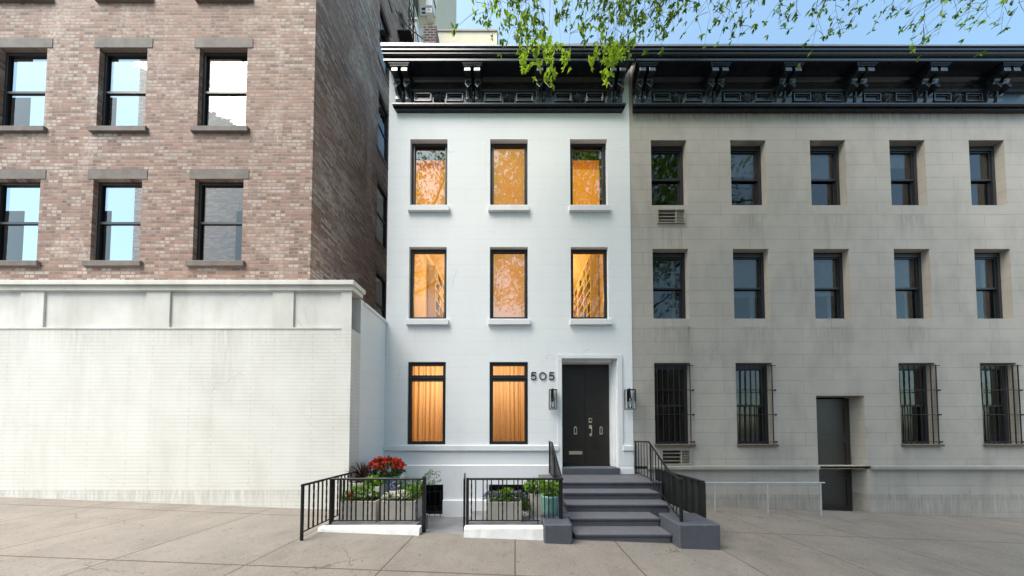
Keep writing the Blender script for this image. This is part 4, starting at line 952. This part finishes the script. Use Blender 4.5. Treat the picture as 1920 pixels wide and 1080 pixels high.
# spiky plant
SPX, SPY, SPZ = -3.2, -1.33, FZ(906, -1.52) - .04
t = thing('spiky_plant', 'plum coloured spiky plant with long sword leaves at left', 'plant', (SPX, SPY, SPZ)); rr = random.Random(31); m = MB()
for q in range(64):
    an = rr.uniform(0, 6.283); lean = rr.uniform(.05, .85); L = rr.uniform(.34, .60) * (1 - .15 * lean); wd = rr.uniform(.016, .026); N = 6
    d = Vector((math.cos(an), math.sin(an), 0)); s_ = Vector((-math.sin(an), math.cos(an), 0)); vs = []
    for i in range(N + 1):
        u = i / N; p = Vector((SPX, SPY, SPZ)) + d * (L * (lean * u * .8 + lean * .35 * u * u)) + Vector((0, 0, L * (u - .42 * lean * u * u)))
        w_ = wd * (1 - u ** 2) * (.6 + .8 * min(1, u * 3)) + .0008; vs += [p - s_ * w_, p + s_ * w_]
    m.add(vs, [(2 * i, 2 * i + 1, 2 * i + 3, 2 * i + 2) for i in range(N)])
m.build('blades', M_PLUM, t)
# ================================================================ GREY TOWNHOUSE
GX0, GX1 = 3.165, 14.6
grey = thing('grey_townhouse', 'grey bare stone townhouse with a black cornice and dark sash windows', 'house', (GX0, 0, 0))
w1, w2, w3 = (FZ(384, 0), FZ(262, 0)), (FZ(597, 0), FZ(466, 0)), (FZ(833, 0), FZ(680, 0))
BAYS = [(3.755 + 2.2 * q, 4.735 + 2.2 * q) for q in range(5)]
ga = (FX(1232, 406, 0), FX(1284, 406, 0), FZ(419, 0), FZ(393, 0)); gb = (FX(1240, 857, 0), FX(1295, 857, 0), FZ(871.5, 0), FZ(842.5, 0))
hs = []
for q, (a, b) in enumerate(BAYS):
    hs += [(a, b, *w1, .26), (a, b, *w2, .26)]
    if q != 2: hs.append((a, b, *w3, .26))
hs += [(*ga, .2), (*gb, .2)]
gd = (8.1, 9.4, -.05, 2.75); hs.append((*gd, .4))
m = MB(); zled = FZ(873.5, -.06)
wall_x(m, GX0, GX1, zled - .02, 12.15, [h for h in hs if h is not hs[-1]] + [(gd[0], gd[1], zled - .02, gd[3], .4)], .012)
m.add([(GX1, 0, -1), (GX1, 10, -1), (GX1, 10, 12.15), (GX1, 0, 12.15), (GX0, 10, -1), (GX0, 10, 12.15)], [(0, 1, 2, 3), (1, 4, 5, 2)])
m.build('wall', M_GREY, grey)
m = MB(); wall_x(m, GX0, GX1, -1.2, zled - .09, [(gd[0], gd[1], -.9, zled - .09, .4)], .004); m.build('base_wall', M_GREY, grey)
m = MB()
for a, b in ((GX0 + .35, gd[0] - .06), (gd[1] + .06, GX1)): m.bevbox(a, b, -.09, .003, zled - .09, zled, .014)
m.build('ledge', M_GSILL, grey)
m = MB(); m.add([(GX0, 0, 12.16), (GX1, 0, 12.16), (GX1, 10, 12.16), (GX0, 10, 12.16)], [(0, 1, 2, 3)]); m.build('roof', M_ROOF, grey)
cornice(grey, 3.25, GX1, [3.50 + 1.926 * q for q in range(6)], sag=False, K=.2)
def sash(a, b, z0, z1, blind=None, bars=False):
    m = MB(); m.frame(a + .004, b - .004, z0 + .002, z1 - .004, .075, .15, .255, wb=.03, wt=.13)
    zm = z0 + (z1 - z0) * .48
    m.box(a + .079, b - .079, .17, .225, zm - .03, zm + .022)
    m.frame(a + .079, b - .079, zm + .022, z1 - .134, .035, .175, .20, wb=0); m.frame(a + .079, b - .079, z0 + .032, zm - .03, .035, .205, .23, wt=.0)
    fr = m.build('window', M_BLACK, grey); bevel(fr, .004)
    pane(a + .114, b - .114, zm + .022, z1 - .17, .19, M_GLASSD, fr); pane(a + .114, b - .114, z0 + .067, zm - .03, .218, M_GLASSD, fr)
    room(a - .2, b + .2, .262, 2.2, z0 - .2, z1 + .2).build('room_lining', M_ROOMDARK, grey)
    if blind:
        m = MB(); m.box(b - .30, b - .20, .28, .29, z0 + .1, z1 - .15); m.build('curtain', M_RAWWHITE, fr)
    if rnd.random() < .5 and a > 5:
        m = MB(); m.box(a + .06, b - .06, .275, .285, z0 + (z1 - z0) * rnd.uniform(.35, .8), z1); m.build('blind', M_RAWWHITE, fr)
    if bars:
        m = MB()
        for q in range(7): x = a + .05 + (b - a - .1) * q / 6; m.tube([(x, -.03, z0 + .01), (x, -.03, z1 - .06)], .011, 6)
        for f in (.03, .36, .66, .96): m.box(a - .02, b + .05, -.042, -.018, z0 + (z1 - z0) * f - .008, z0 + (z1 - z0) * f + .008)
        for f in (.03, .36, .66): m.box(b + .03, b + .055, -.03, .011, z0 + (z1 - z0) * f - .02, z0 + (z1 - z0) * f + .02)
        m.build('grille', M_IRON, fr)
for q, (a, b) in enumerate(BAYS):
    sash(a, b, *w1); sash(a, b, *w2, blind=True)
    if q != 2:
        sash(a, b, *w3, bars=True)
        m = MB(); m.bevbox(a - .02, b + .07, -.05, .0115, w3[0] - .055, w3[0] - .002, .006); m.build('sill', M_BROWNROOM, grey)
m = MB(); m.bevbox(gd[0] + .02, gd[1] - .02, .30, .36, -.72, gd[3] - .05, .006)
for zz in (-.3, .7, 1.7):
    m.frame(gd[0] + .15, gd[1] - .15, zz, zz + .8, .03, .285, .299)
dr = m.build('door', M_DOOR, grey); m = MB(); m.lathe((gd[0] + .14, .28, .3), [(.02, 0), (.03, .02), (.02, .05)], 10); m.build('handle', M_NICKEL, dr)
m = MB(); m.bevbox(7.9, 9.6, -.6, .3, -1.2, -.72, .02); m.bevbox(7.9, 9.6, -.95, -.6, -1.2, -.86, .02) if False else None; m.build('door_step', M_GSILL, grey)
m = MB(); x0 = FX(1313, 905, -.5); m.tube([(3.6, -.5, FZ(905, -.5)), (7.6, -.5, FZ(905, -.5))], .016, 8)
for x in (4.9, 6.2, 7.5): m.tube([(x, -.5, -1.0), (x, -.5, FZ(905, -.5))], .016, 8)
m.build('pipe_rail', M_LEAD, grey)
# air conditioners in the wall
def aircon(r, lab):
    x0, x1, z0, z1 = r; t = thing('air_conditioner', lab, 'air conditioner', (x0, 0, z0), 'air conditioners in the grey wall')
    x0 += .004; x1 -= .004; z0 += .004; z1 -= .004
    m = MB(); m.frame(x0, x1, z0, z1, .022, -.022, .06); xs = x0 + (x1 - x0) * .68; m.box(xs - .01, xs + .01, -.015, .05, z0 + .022, z1 - .022); m.build('casing', M_ACF, t)
    m = MB(); m.box(x0 + .022, x1 - .022, .07, .09, z0 + .022, z1 - .022); m.build('back', M_ACD, t)
    m = MB()
    for f in (.25, .5, .75): z = z0 + (z1 - z0) * f; m.box(x0 + .023, xs - .011, -.005, .02, z - .009, z + .009)
    m.build('louvre', M_ACF, t)
    m = MB()
    for q in range(9): z = z0 + .03 + (z1 - z0 - .06) * q / 8; m.box(xs + .011, x1 - .023, .0, .02, z - .008, z + .008)
    m.build('grille', M_ACF, t)
aircon(ga, 'beige air conditioner set in the grey wall under the top storey window')
aircon(gb, 'beige air conditioner set low in the grey wall under the barred window')
# ribbed black screen beside the stoop
t = thing('metal_screen', 'black ribbed metal screen standing right of the stoop railing', 'screen', (3.33, -1.6, 0)); m = MB(); pr = []
y = -2.16
m.box(3.315, 3.345, -2.17, -.75, .20, .245); vs = []
zt = .885
for q in range(33):
    yy = -2.16 + 1.40 * q / 32; xx = 3.33 + (.014 if (q // 2) % 2 else -.014); vs += [(xx, yy, .05), (xx, yy, zt)]
m2 = MB(); m2.add(vs, [(2 * i, 2 * i + 2, 2 * i + 3, 2 * i + 1) for i in range(32)]); m2.build('ribbed_sheet', M_DARKBOX, t)
m = MB(); m.box(3.30, 3.36, -2.18, -.74, zt, zt + .03); m.box(3.305, 3.355, -2.20, -2.165, -.1, zt + .0); m.box(3.305, 3.355, -.755, -.74, -.1, zt); m.build('frame', M_DARKBOX, t)

# ================================================================ OLD WHITE WALL AT LEFT
ow = thing('old_white_wall', 'single storey painted brick wall with a stone coping and a recessed panel', 'wall', (-3.5, -1.36, 0)); OX = -3.5; OY = -1.36
zc0, zc1 = FZ(534, OY - .07), FZ(525.5, OY - .07); zs1 = 4.70; WX = -15
xp0, xp1 = FX(595, 640, OY), FX(639, 640, OY); zpa, zpb = FZ(614, OY), FZ(547, OY)
m = MB(); m.box(WX, xp1 + .02, OY, OY + .3, -.6, zpa - .03); m.build('brick_face', M_OLDWHITE, ow)
m = MB()
wall_x(m, WX, OX, zpa - .03, zc0, [(-4.75, xp1, zpa, zpb, .03), (-7.4, -5.2, zpa, zpb, .03), (-10.1, -7.9, zpa, zpb, .03), (-13.2, -10.6, zpa, zpb, .03)], OY - .012)
for a, b in ((-4.75, xp1), (-7.4, -5.2), (-10.1, -7.9), (-13.2, -10.6)): m.add([(a, OY + .016, zpa), (b, OY + .016, zpa), (b, OY + .016, zpb), (a, OY + .016, zpb)], [(0, 1, 2, 3)])
m.add([(WX, OY - .012, zpa - .03), (OX, OY - .012, zpa - .03), (OX, OY, zpa - .03), (WX, OY, zpa - .03)], [(3, 2, 1, 0)])
m.build('parapet', M_OLDPLAIN, ow)
m = MB(); m.box(xp1 + .021, OX, OY - .012, OY + .3, -.6, zpa - .031); o = m.build('pier', M_OLDWHITE, ow)
m = MB(); m.bevbox(WX, OX + .09, OY - .09, OY + .32, zc0, zc1, .01); m.bevbox(WX, OX + .045, OY - .045, OY + .30, zc0 - .10, zc0 - .001, .01); bevel(m.build('coping', M_OLDPLAIN, ow), .008)
m = MB(); m.box(OX - .25, OX - .002, OY + .301, .0, -.6, zs1); m.box(OX - .249, OX - .003, OY + .301, OY + .42, zs1, zc0 - .1); m.build('side_wall', M_WHITE, ow)
m = MB(); m.bevbox(OX - .30, OX + .045, OY + .42, -.002, zs1 + .001, zs1 + .07, .01); m.build('side_coping', M_PLINTH, ow)
m = MB(); m.bevbox(WX, OX + .004, OY - .03, OY - .0125, -.6, FZ(955, OY), .01); m.build('footing', M_AREA, ow)
m = MB(); m.add([(WX, OY + .3, zs1), (OX - .25, OY + .3, zs1), (OX - .25, 0, zs1), (WX, 0, zs1)], [(0, 1, 2, 3)]); m.build('roof', M_ROOF, ow)

# ================================================================ BROWN BRICK BUILDING
BX = -4.6; BYF = -1.15; BY1 = 3.45; BH = 24.0
bb = thing('brick_building', 'tall dark brown brick building rising at the left with sash windows in its side', 'building', (BX, BYF, 0))
wy = (CAMY + FPX * 4.6 / 265.5, CAMY + FPX * 4.6 / 247.0)
sh = []
for q in range(6): sh.append((wy[0], wy[1] + .10, 5.10 + 3.1 * q, 7.12 + 3.1 * q, .12))
m = MB(); wall_y(m, BYF, BY1, -.6, BH, sh, BX, -1)
fh = []
for bx in (-6.7, -9.0, -11.3, -13.6):
    for q in range(6): fh.append((bx - .55, bx + .55, 5.6 + 3.1 * q, 7.5 + 3.1 * q, .14))
wall_x(m, -16, BX, -.6, BH, fh, BYF)
m.add([(BX, BY1, -.6), (-16, BY1, -.6), (-16, BY1, BH), (BX, BY1, BH), (BX, BYF, BH), (-16, BYF, BH)], [(0, 1, 2, 3), (4, 3, 2, 5)])
m.build('wall', M_BRICK, bb)
M_SSILL = simple('brown_stone_lintel', (.20, .17, .15), (.12, .10, .09), 4, .85)
for a, b, z0, z1, d in sh:
    m = MB(); zm = (z0 + z1) / 2
    def bxo(y0, y1, x0, x1, za, zb): m.box(BX - x1, BX - x0, y0, y1, za, zb)
    bxo(a + .003, a + .06, .06, .118, z0, z1 - .003); bxo(b - .06, b - .003, .06, .118, z0, z1 - .003); bxo(a + .06, b - .06, .06, .118, z1 - .06, z1 - .003); bxo(a + .06, b - .06, .06, .118, z0, z0 + .05); bxo(a + .06, b - .06, .065, .112, zm - .03, zm + .03)
    fr = m.build('window', M_BLACK, bb)
    m = MB(); m.add([(BX - .09, a + .06, z0 + .05), (BX - .09, b - .06, z0 + .05), (BX - .09, b - .06, z1 - .06), (BX - .09, a + .06, z1 - .06)], [(0, 1, 2, 3)]); m.build('pane', M_GLASSD, fr)
    m = MB(); m.box(BX - .14, BX - .13, a + .05, b - .05, z0, zm - .15); m.build('blind', M_RAWWHITE, fr)
    m = MB(); m.box(BX - .122, BX + .03, a - .08, b + .08, z0 - .11, z0 - .002); m.build('sill', M_SSILL, fr)
    m = MB(); m.box(BX - .05, BX + .006, a - .1, b + .1, z1 + .002, z1 + .20); m.build('lintel', M_SSILL, fr)
    m = MB(); m.box(BX - 1.2, BX - .2, a - .1, a - .09, z0 - .1, z1 + .1); m.box(BX - 1.2, BX - .2, b + .09, b + .1, z0 - .1, z1 + .1); m.box(BX - 1.2, BX - 1.19, a - .1, b + .1, z0 - .1, z1 + .1); m.build('room_lining', M_ROOMDARK, bb)
for a, b, z0, z1, d in fh:
    m = MB(); zm = (z0 + z1) / 2; Y = BYF
    m.frame(a + .003, b - .003, z0, z1 - .003, .06, Y + .07, Y + .135); m.box(a + .06, b - .06, Y + .075, Y + .12, zm - .025, zm + .025); fr = m.build('window', M_BLACK, bb)
    pane(a + .06, b - .06, z0 + .06, z1 - .06, Y + .10, M_GLASSD, fr)
    m = MB(); m.bevbox(a - .1, b + .1, Y - .05, Y + .13, z0 - .12, z0 - .002, .01); m.build('sill', M_SSILL, fr); m = MB(); m.box(a - .12, b + .12, Y - .008, Y + .05, z1 + .002, z1 + .22); m.build('lintel', M_SSILL, fr)
    m = MB(); m.box(a - .1, b + .1, Y + .9, Y + .91, z0 - .1, z1 + .1); m.build('room_lining', M_ROOMDARK, bb)
# fire ladder and pipes at the back corner of the brick wall
t = thing('fire_escape', 'dark iron fire escape and ladder at the back corner of the brick building', 'fire escape', (BX + .1, 3.1, 12))
m = MB()
for y in (2.95, 3.38): m.tube([(BX + .28, y, 11.8), (BX + .28, y, 22)], .03, 6)
m.build('ladder_rail', M_IRON, t); m = MB()
for q in range(34): m.tube([(BX + .28, 2.95, 11.9 + .3 * q), (BX + .28, 3.38, 11.9 + .3 * q)], .016, 5)
m.build('rungs', M_IRON, t)
for z in (14.2, 17.3):
    m = MB(); m.box(BX + .02, BX + .55, 2.5, 3.42, z, z + .05)
    for q in range(7): m.tube([(BX + .54, 2.52 + .15 * q, z + .05), (BX + .54, 2.52 + .15 * q, z + .85)], .011, 5)
    m.tube([(BX + .54, 2.5, z + .85), (BX + .54, 3.42, z + .85)], .016, 6); m.build('platform', M_IRON, t)
t = thing('vent_pipe', 'pale metal vent pipe fixed high on the side of the brick building', 'pipe', (BX + .09, 2.62, 13.9)); m = MB(); m.tube([(BX + .10, 2.55, 14.4), (BX + .10, 2.55, 16.2)], .055, 12); m.build('pipe', M_LEAD, t)
m = MB(); m.tube([(BX + .10, 2.55, 14.3), (BX + .10, 2.55, 14.42)], .065, 12); m.box(BX + .003, BX + .05, 2.53, 2.57, 15.2, 15.25); m.build('collar', M_IRON, t)
t = thing('cable', 'black cable strung from the brick building down to the chimney', 'cable', (BX + .1, 1.9, 17)); m = MB()
A = Vector((BX + .1, 2.2, 17.6)); cxm, czm = F(793, 73, .9); B = Vector((cxm, .9, czm)); m.tube([A.lerp(B, i / 12) - Vector((0, 0, .10 * math.sin(math.pi * i / 12))) for i in range(13)], .014, 6); m.build('strand', M_IRON, t)
m = MB()
for q in range(3):
    cc = A.lerp(B, .22 + .05 * q); m.tube([cc + Vector((.0, .14 * math.cos(a), .18 * math.sin(a) - .15)) for a in [i * 2 * math.pi / 14 for i in range(15)]], .012, 5)
m.build('coil', M_IRON, t)

# ================================================================ BUILDINGS BEHIND
cb_ = thing('cream_building', 'tall cream rendered building with white bay windows behind the white house', 'building', (-8, 14, 0))
d2 = 18.0; Yc = CAMY + d2
cxl = FX(787, 20, Yc); cxr = FX(819, 40, Yc); CH = 60
m = MB(); m.box(-16, cxl, Yc - 2.6, Yc + 6, 0, CH); m.box(cxl, cxr, Yc, Yc + 6, 0, CH); 
m.build('wall', M_CREAM, cb_)
def cwin(px0, px1, py0, py1, Y, nm='window'):
    x0, z0 = F(px0, py1, Y); x1, z1 = F(px1, py0, Y); m = MB(); m.frame(x0, x1, z0, z1, .10, Y - .06, Y - .005); m.box(x0 + .1, x1 - .1, Y - .05, Y - .005, (z0 + z1) / 2 - .05, (z0 + z1) / 2 + .05)
    fr = m.build(nm, M_WHITEP, cb_); pane(x0 + .1, x1 - .1, z0 + .1, z1 - .1, Y - .03, M_BLACK, fr); return fr
cwin(788.5, 801, 14, 31, Yc); cwin(788.5, 795, 56, 68, Yc)
for q in range(2): cwin(788.5, 801, -60 - 60 * q, -35 - 60 * q, Yc)
for yy in (Yc - 2.35, Yc - 1.1):                                     # side windows of the wing
    for zz in (24.0, 28.4, 32.8, 37.2):
        m = MB(); m.box(cxl + .004, cxl + .05, yy, yy + .75, zz, zz + 2.6); fr = m.build('window', M_BLACK, cb_)
        m = MB(); m.box(cxl + .004, cxl + .09, yy - .06, yy + .81, zz - .14, zz - .002); m.build('sill', M_WHITEP, fr)
# white bay
x0, z0 = F(801, 31, Yc); x1, z1 = F(816, 14, Yc)
m = MB(); zb = FZ(33, Yc); zt = FZ(16, Yc); m.prism([(x0, Yc - .004), (x0 + .1, Yc - .55), (x1 - .05, Yc - .55), (x1, Yc - .004)], zb, zt, 'z'); by = m.build('bay', M_WHITEP, cb_)
m = MB(); m.prism([(x0 - .05, Yc - .004), (x0 + .05, Yc - .62), (x1, Yc - .62), (x1 + .07, Yc - .004)], zt + .002, zt + .14, 'z'); m.build('bay_roof', M_SSILL, by)
m = MB(); xa, za = F(803, 44, Yc); xb, zb2 = F(814, 36, Yc); m.frame(xa, xb, za, zb2, .08, Yc - .5, Yc - .42); 
for q in range(3): xq = xa + (xb - xa) * (q + 1) / 4; m.box(xq - .03, xq + .03, Yc - .49, Yc - .43, za + .08, zb2 - .08)
m.box(xa, xb, Yc - .42, Yc - .004, za, za + .07); m.build('balcony', M_WHITEP, cb_)
rb_ = thing('rooftop_block', 'low cream parapet block showing above the cornice beside the chimney', 'building', (-4, 12, 0)); Yr = 10.5
x0 = FX(815, 62, Yr); x1, zt = F(932, 60, Yr); m = MB(); m.box(x0, x1, Yr, Yr + 5, 0, zt); m.build('wall', M_CREAM, rb_); m = MB(); m.box(x0 - .05, x1 + .05, Yr - .06, Yr + 5.05, zt + .002, zt + .12); m.build('coping', M_GSILL, rb_)
bk = thing('roof_bulkhead', 'plain white roof bulkhead between the brick building and the chimney', 'bulkhead', (-5, 5, 11)); Yb = 4.6
x0 = FX(758.5, 60, Yb); x1, zt = F(781, 38, Yb); m = MB(); m.box(x0, x1, Yb, Yb + 2, 6, zt); m.build('wall', M_WHITEP, bk); m = MB(); m.box(x0 - .04, x1 + .04, Yb - .04, Yb + 2.04, zt + .002, zt + .07); m.build('coping', M_WHITEP, bk)

# across the street, seen only in the window panes
op = thing('apartment_building', 'brown brick apartment building across the street', 'building', (0, -20, 0)); m = MB()
oh = [(x - .6, x + .6, z, z + 1.9, .15) for x in (-16, -12.8, -9.6, -6.4, -3.2, 0, 3.2, 6.4, 9.6, 12.8, 16) for z in (1.4, 4.6, 7.8)]
t2 = MB(); wall_x(t2, -20, 20, -1, 11.6, oh, 0.0); m.add([(-x, -20 - y, z) for x, y, z in t2.v], t2.f); m.box(-20, 20, -30, -20.2, -1, 11.6); m.build('wall', M_OPP, op)
m = MB(); m.box(-20.2, 20.2, -20.3, -19.7, 11.602, 12.1); m.build('cornice', M_GSILL, op)

# ================================================================ STREET TREES
def rosette(mb, p, L, rr, droop=.3, mi=None):
    n = rr.randint(4, 7); ax = rdir(rr, -droop)
    for q in range(n):
        d = (rdir(rr, -.2) + ax * .55).normalized(); l_ = L * rr.uniform(.7, 1.25)
        mb.leaf(p, d, Vector((0, 0, 1)), l_, l_ * .42, (0 if rr.random() < .65 else 1) if mi is None else mi, .2)
def street_tree(lab, bx, by, CC, CR, nclump, seed):
    rr = random.Random(seed); tree = thing('street_tree', lab, 'tree', (bx, by, gz(bx)))
    tb = Vector((bx, by, gz(bx) - .1)); m = MB()
    m.tube([tb, tb + Vector((.02, 0, .3)), tb + Vector((.05, .05, 2.5)), tb + Vector((-.1, .1, 6)), tb + Vector((-.3, .3, 10)), tb + Vector((-.2, .4, 14.5))], [.30, .22, .19, .16, .11, .04], 12)
    m.build('trunk', M_BARK, tree, smooth=True)
    for q in range(13):
        z0 = 6.3 + q * .62; an = q * 2.4 + .4; L = rr.uniform(3.2, 5.5) * (1 if q < 9 else .6)
        s0 = tb + Vector((-.1 - .02 * q, .1 + .02 * q, z0)); d = Vector((math.cos(an), math.sin(an), .5))
        if s0.y + d.y * L > -2.6: d.y *= .5
        p1 = s0 + d * L * .45 + Vector((0, 0, .5)); p2 = s0 + d * L + Vector((0, 0, .9))
        m = MB(); m.tube([s0, s0.lerp(p1, .5) + Vector((0, 0, -.1)), p1, p2], [.085, .07, .05, .015], 7)
        for k_ in range(4):
            f = rr.uniform(.3, .95); b0 = p1.lerp(p2, f); m.tube([b0, b0 + Vector((rr.uniform(-1, 1), rr.uniform(-1, 1), rr.uniform(-.1, .8)))], [.022, .006], 5)
        m.build('branch', M_BARK, tree, smooth=True)
    crown = MB(); clumps = []; tries = 0                       # leaf rosettes in clumps
    CC = Vector(CC); CR = Vector(CR)
    while len(clumps) < nclump and tries < 20000:
        tries += 1; d = rdir(rr, .0); f = rr.uniform(.25, 1) ** .5
        p = CC + Vector((d.x * CR.x * f, d.y * CR.y * f, d.z * CR.z * f))
        if row_of(*p) > -75 or p.y > -1.0 or p.z < 6.0: continue
        clumps.append(p)
    for p in clumps:
        R_ = rr.uniform(.45, .95)
        for q in range(int(30 * R_ / .7)):
            d = rdir(rr, .0); f = rr.random() ** .45; x = p + Vector((d.x * R_, d.y * R_, d.z * R_ * .7)) * f
            if row_of(*x) > -14: continue
            rosette(crown, x, .12, rr)
    crown.build('crown', [M_LEAF, M_LEAFY], tree); return tree
street_tree('second street tree, behind the viewer, mirrored in the upper panes', -5.6, -7.0, (-4.6, -8.4, 15.0), (4.2, 3.2, 5.0), 170, 78)
tree = street_tree('street tree whose fresh green leaf sprays hang into the top right of the view', 4.4, -6.9, (4.2, -6.2, 12.8), (7.8, 4.6, 5.6), 620, 77)
rr = random.Random(5)
for pth in ([(4.3, -6.6, 9.2), (3.3, -4.4, 10.9), (1.2, -3.1, 11.4), (-.3, -2.9, 11.35), (-.9, -2.8, 11.3)], [(4.3, -6.6, 9.6), (5.4, -4.2, 11.0), (7.6, -3.1, 11.4), (9.6, -2.9, 11.35), (11.2, -2.8, 11.3)], [(4.25, -6.6, 10.0), (4.0, -4.6, 11.2), (3.6, -3.2, 11.5), (2.6, -2.7, 11.5)]):
    m = MB(); m.tube(pth, [.08, .06, .04, .025, .012][:len(pth)], 7); m.build('branch', M_BARK, tree, smooth=True)
# hanging sprays at the street side of the roof line
spray = MB(); twig = MB()
def hang(px, y0, y1, Y, dens=1.0, lean=0.0, mi=None, L=.088, wid=.10):
    x, zt_ = F(px, min(y0, -25), Y); xb, zb_ = F(px + lean, y1, Y); xs, zs_ = F(px, y0, Y)
    n = max(3, int((zs_ - zb_) / .055 * dens)); ph = rr.uniform(0, 6)
    top = Vector((x, Y - .9, zt_ + .9))
    path = [top, Vector((x, Y - .15, zt_ + .1))]; 
    for i in range(7):
        u = i / 6; path.append(Vector((x + (xb - x) * u + .05 * math.sin(5 * u + ph), Y + .04 * math.sin(3 * u + ph), zt_ + (zb_ - zt_) * u)))
    twig.tube(path, [.009, .006] + [.0032 - .0003 * i for i in range(7)], 5)
    for i in range(n):
        z = zs_ + (zb_ - zs_) * ((i + rr.random()) / n); u = (zt_ - z) / max(zt_ - zb_, .01)
        b0 = Vector((x + (xb - x) * u + .05 * math.sin(5 * u + ph), Y, z + .05)); sd_ = rr.choice((-1, 1)) * abs(rr.gauss(0, wid * 1.1))
        p = Vector((b0.x + sd_, Y + rr.gauss(0, .14), z - abs(sd_) * .35))
        if abs(sd_) > .06: twig.tube([b0, b0.lerp(p, .5) + Vector((0, 0, .015)), p], [.0032, .0026, .0016], 4)
        rosette(spray, p, L * rr.uniform(.8, 1.15), rr, .6, mi)
# sprays in front of the cornice, their sunlight put into the leaf colour
for px, a, b, ln in ((980, 84, 112, -4), (990, 84, 104, 2), (1009, 86, 102, 0), (1027, 84, 112, 3), (1034, 86, 100, 2), (1049, 92, 108, 0), (1065, 94, 106, 0), (1019, 104, 123, -5), (1035, 112, 140, -3), (988, 116, 131, 0),
                     (1131, 84, 108, -9), (1142, 82, 104, 4), (1122, 100, 118, -5), (1152, 88, 112, 4), (1150, 98, 120, -3), (1158, 104, 124, 2), (1172, 86, 104, 3), (1140, 116, 132, -5), (1150, 108, 126, 0)):
    hang(px, a, b, -1.25 + rr.uniform(-.15, .15), 1.5, ln, 1, .105, .06)
# darker sprays against the sky
for px, b in ((902, 26), (912, 40), (921, 62), (930, 78), (925, 30), (945, 22), (955, 40), (964, 66), (970, 82), (977, 60), (984, 78), (992, 44), (1000, 84), (1008, 50), (1016, 72), (1022, 86), (1046, 34), (1052, 52), (1060, 80), (1072, 28), (1086, 18), (1098, 34), (1104, 44), (1114, 26),
               (1122, 20), (1132, 34), (1140, 60), (1146, 40), (1152, 74), (1160, 54), (1166, 80), (1172, 40), (1180, 62), (1188, 46), (1196, 58), (1204, 34), (1212, 48), (1220, 62), (1228, 40), (1234, 66), (1242, 34), (1250, 46), (1256, 28), (1264, 42), (1272, 36), (1280, 26), (1296, 20), (1310, 42)):
    Yq = -1.9 + rr.uniform(-.5, .4)
    hang(px + rr.uniform(-3, 3), rr.uniform(-14, b * .25), b, Yq, rr.uniform(.35, .65), rr.uniform(-10, 10), None, .092, rr.uniform(.08, .2))
for px in (975, 1000, 1130, 1160, 1185, 1215, 1240, 1262):
    hang(px, -12, rr.uniform(22, 46), -2.2, .8, rr.uniform(-6, 6), None, .075, .16)
px = 1330
while px < 1930:
    hang(px, -14, rr.uniform(10, 75), -2.0 + rr.uniform(-.5, .5), rr.uniform(.5, 1.1), rr.uniform(-8, 8), None, .075, .12); px += rr.uniform(16, 44)
spray.build('leaf_sprays', [M_LEAF, M_LEAFY], tree); twig.build('twigs', M_BARK, tree)

# ================================================================ LIGHT
SUN_EL, SUN_AZ = R(62), R(238)                                       # azimuth from +Y towards +X
wd = bpy.data.worlds.new('World'); C.world = wd; wd.use_nodes = True; nt = wd.node_tree
sk = nt.nodes.new('ShaderNodeTexSky'); sk.sky_type = 'NISHITA'; sk.sun_disc = False; sk.sun_elevation = SUN_EL; sk.sun_rotation = SUN_AZ
sk.air_density = 1.0; sk.dust_density = 2.2; sk.ozone_density = .3
bg = nt.nodes['Background']; tn = nt.nodes.new('ShaderNodeMix'); tn.data_type = 'RGBA'; tn.blend_type = 'MULTIPLY'; tn.inputs[0].default_value = 1.0; tn.inputs[7].default_value = (.925, 1.055, .955, 1)
nt.links.new(sk.outputs[0], tn.inputs[6]); nt.links.new(tn.outputs[2], bg.inputs[0]); bg.inputs[1].default_value = .088
sd = bpy.data.lights.new('sun', 'SUN'); sd.energy = 1.75; sd.angle = R(45); sd.color = (1, .91, .84)
so = bpy.data.objects.new('sun', sd); COL.objects.link(so)
dv = Vector((math.sin(SUN_AZ) * math.cos(SUN_EL), math.cos(SUN_AZ) * math.cos(SUN_EL), math.sin(SUN_EL)))
so.rotation_euler = (-dv).to_track_quat('-Z', 'Y').to_euler(); so.location = dv * 40
vs_ = C.view_settings; vs_.view_transform = 'Standard'; vs_.look = 'None'; vs_.exposure = 2.15; vs_.gamma = 1.0; vs_.use_curve_mapping = False
C.cycles.max_bounces = 8; C.cycles.transparent_max_bounces = 12; C.cycles.use_denoising = True
C.cycles.sample_clamp_indirect = 8.0
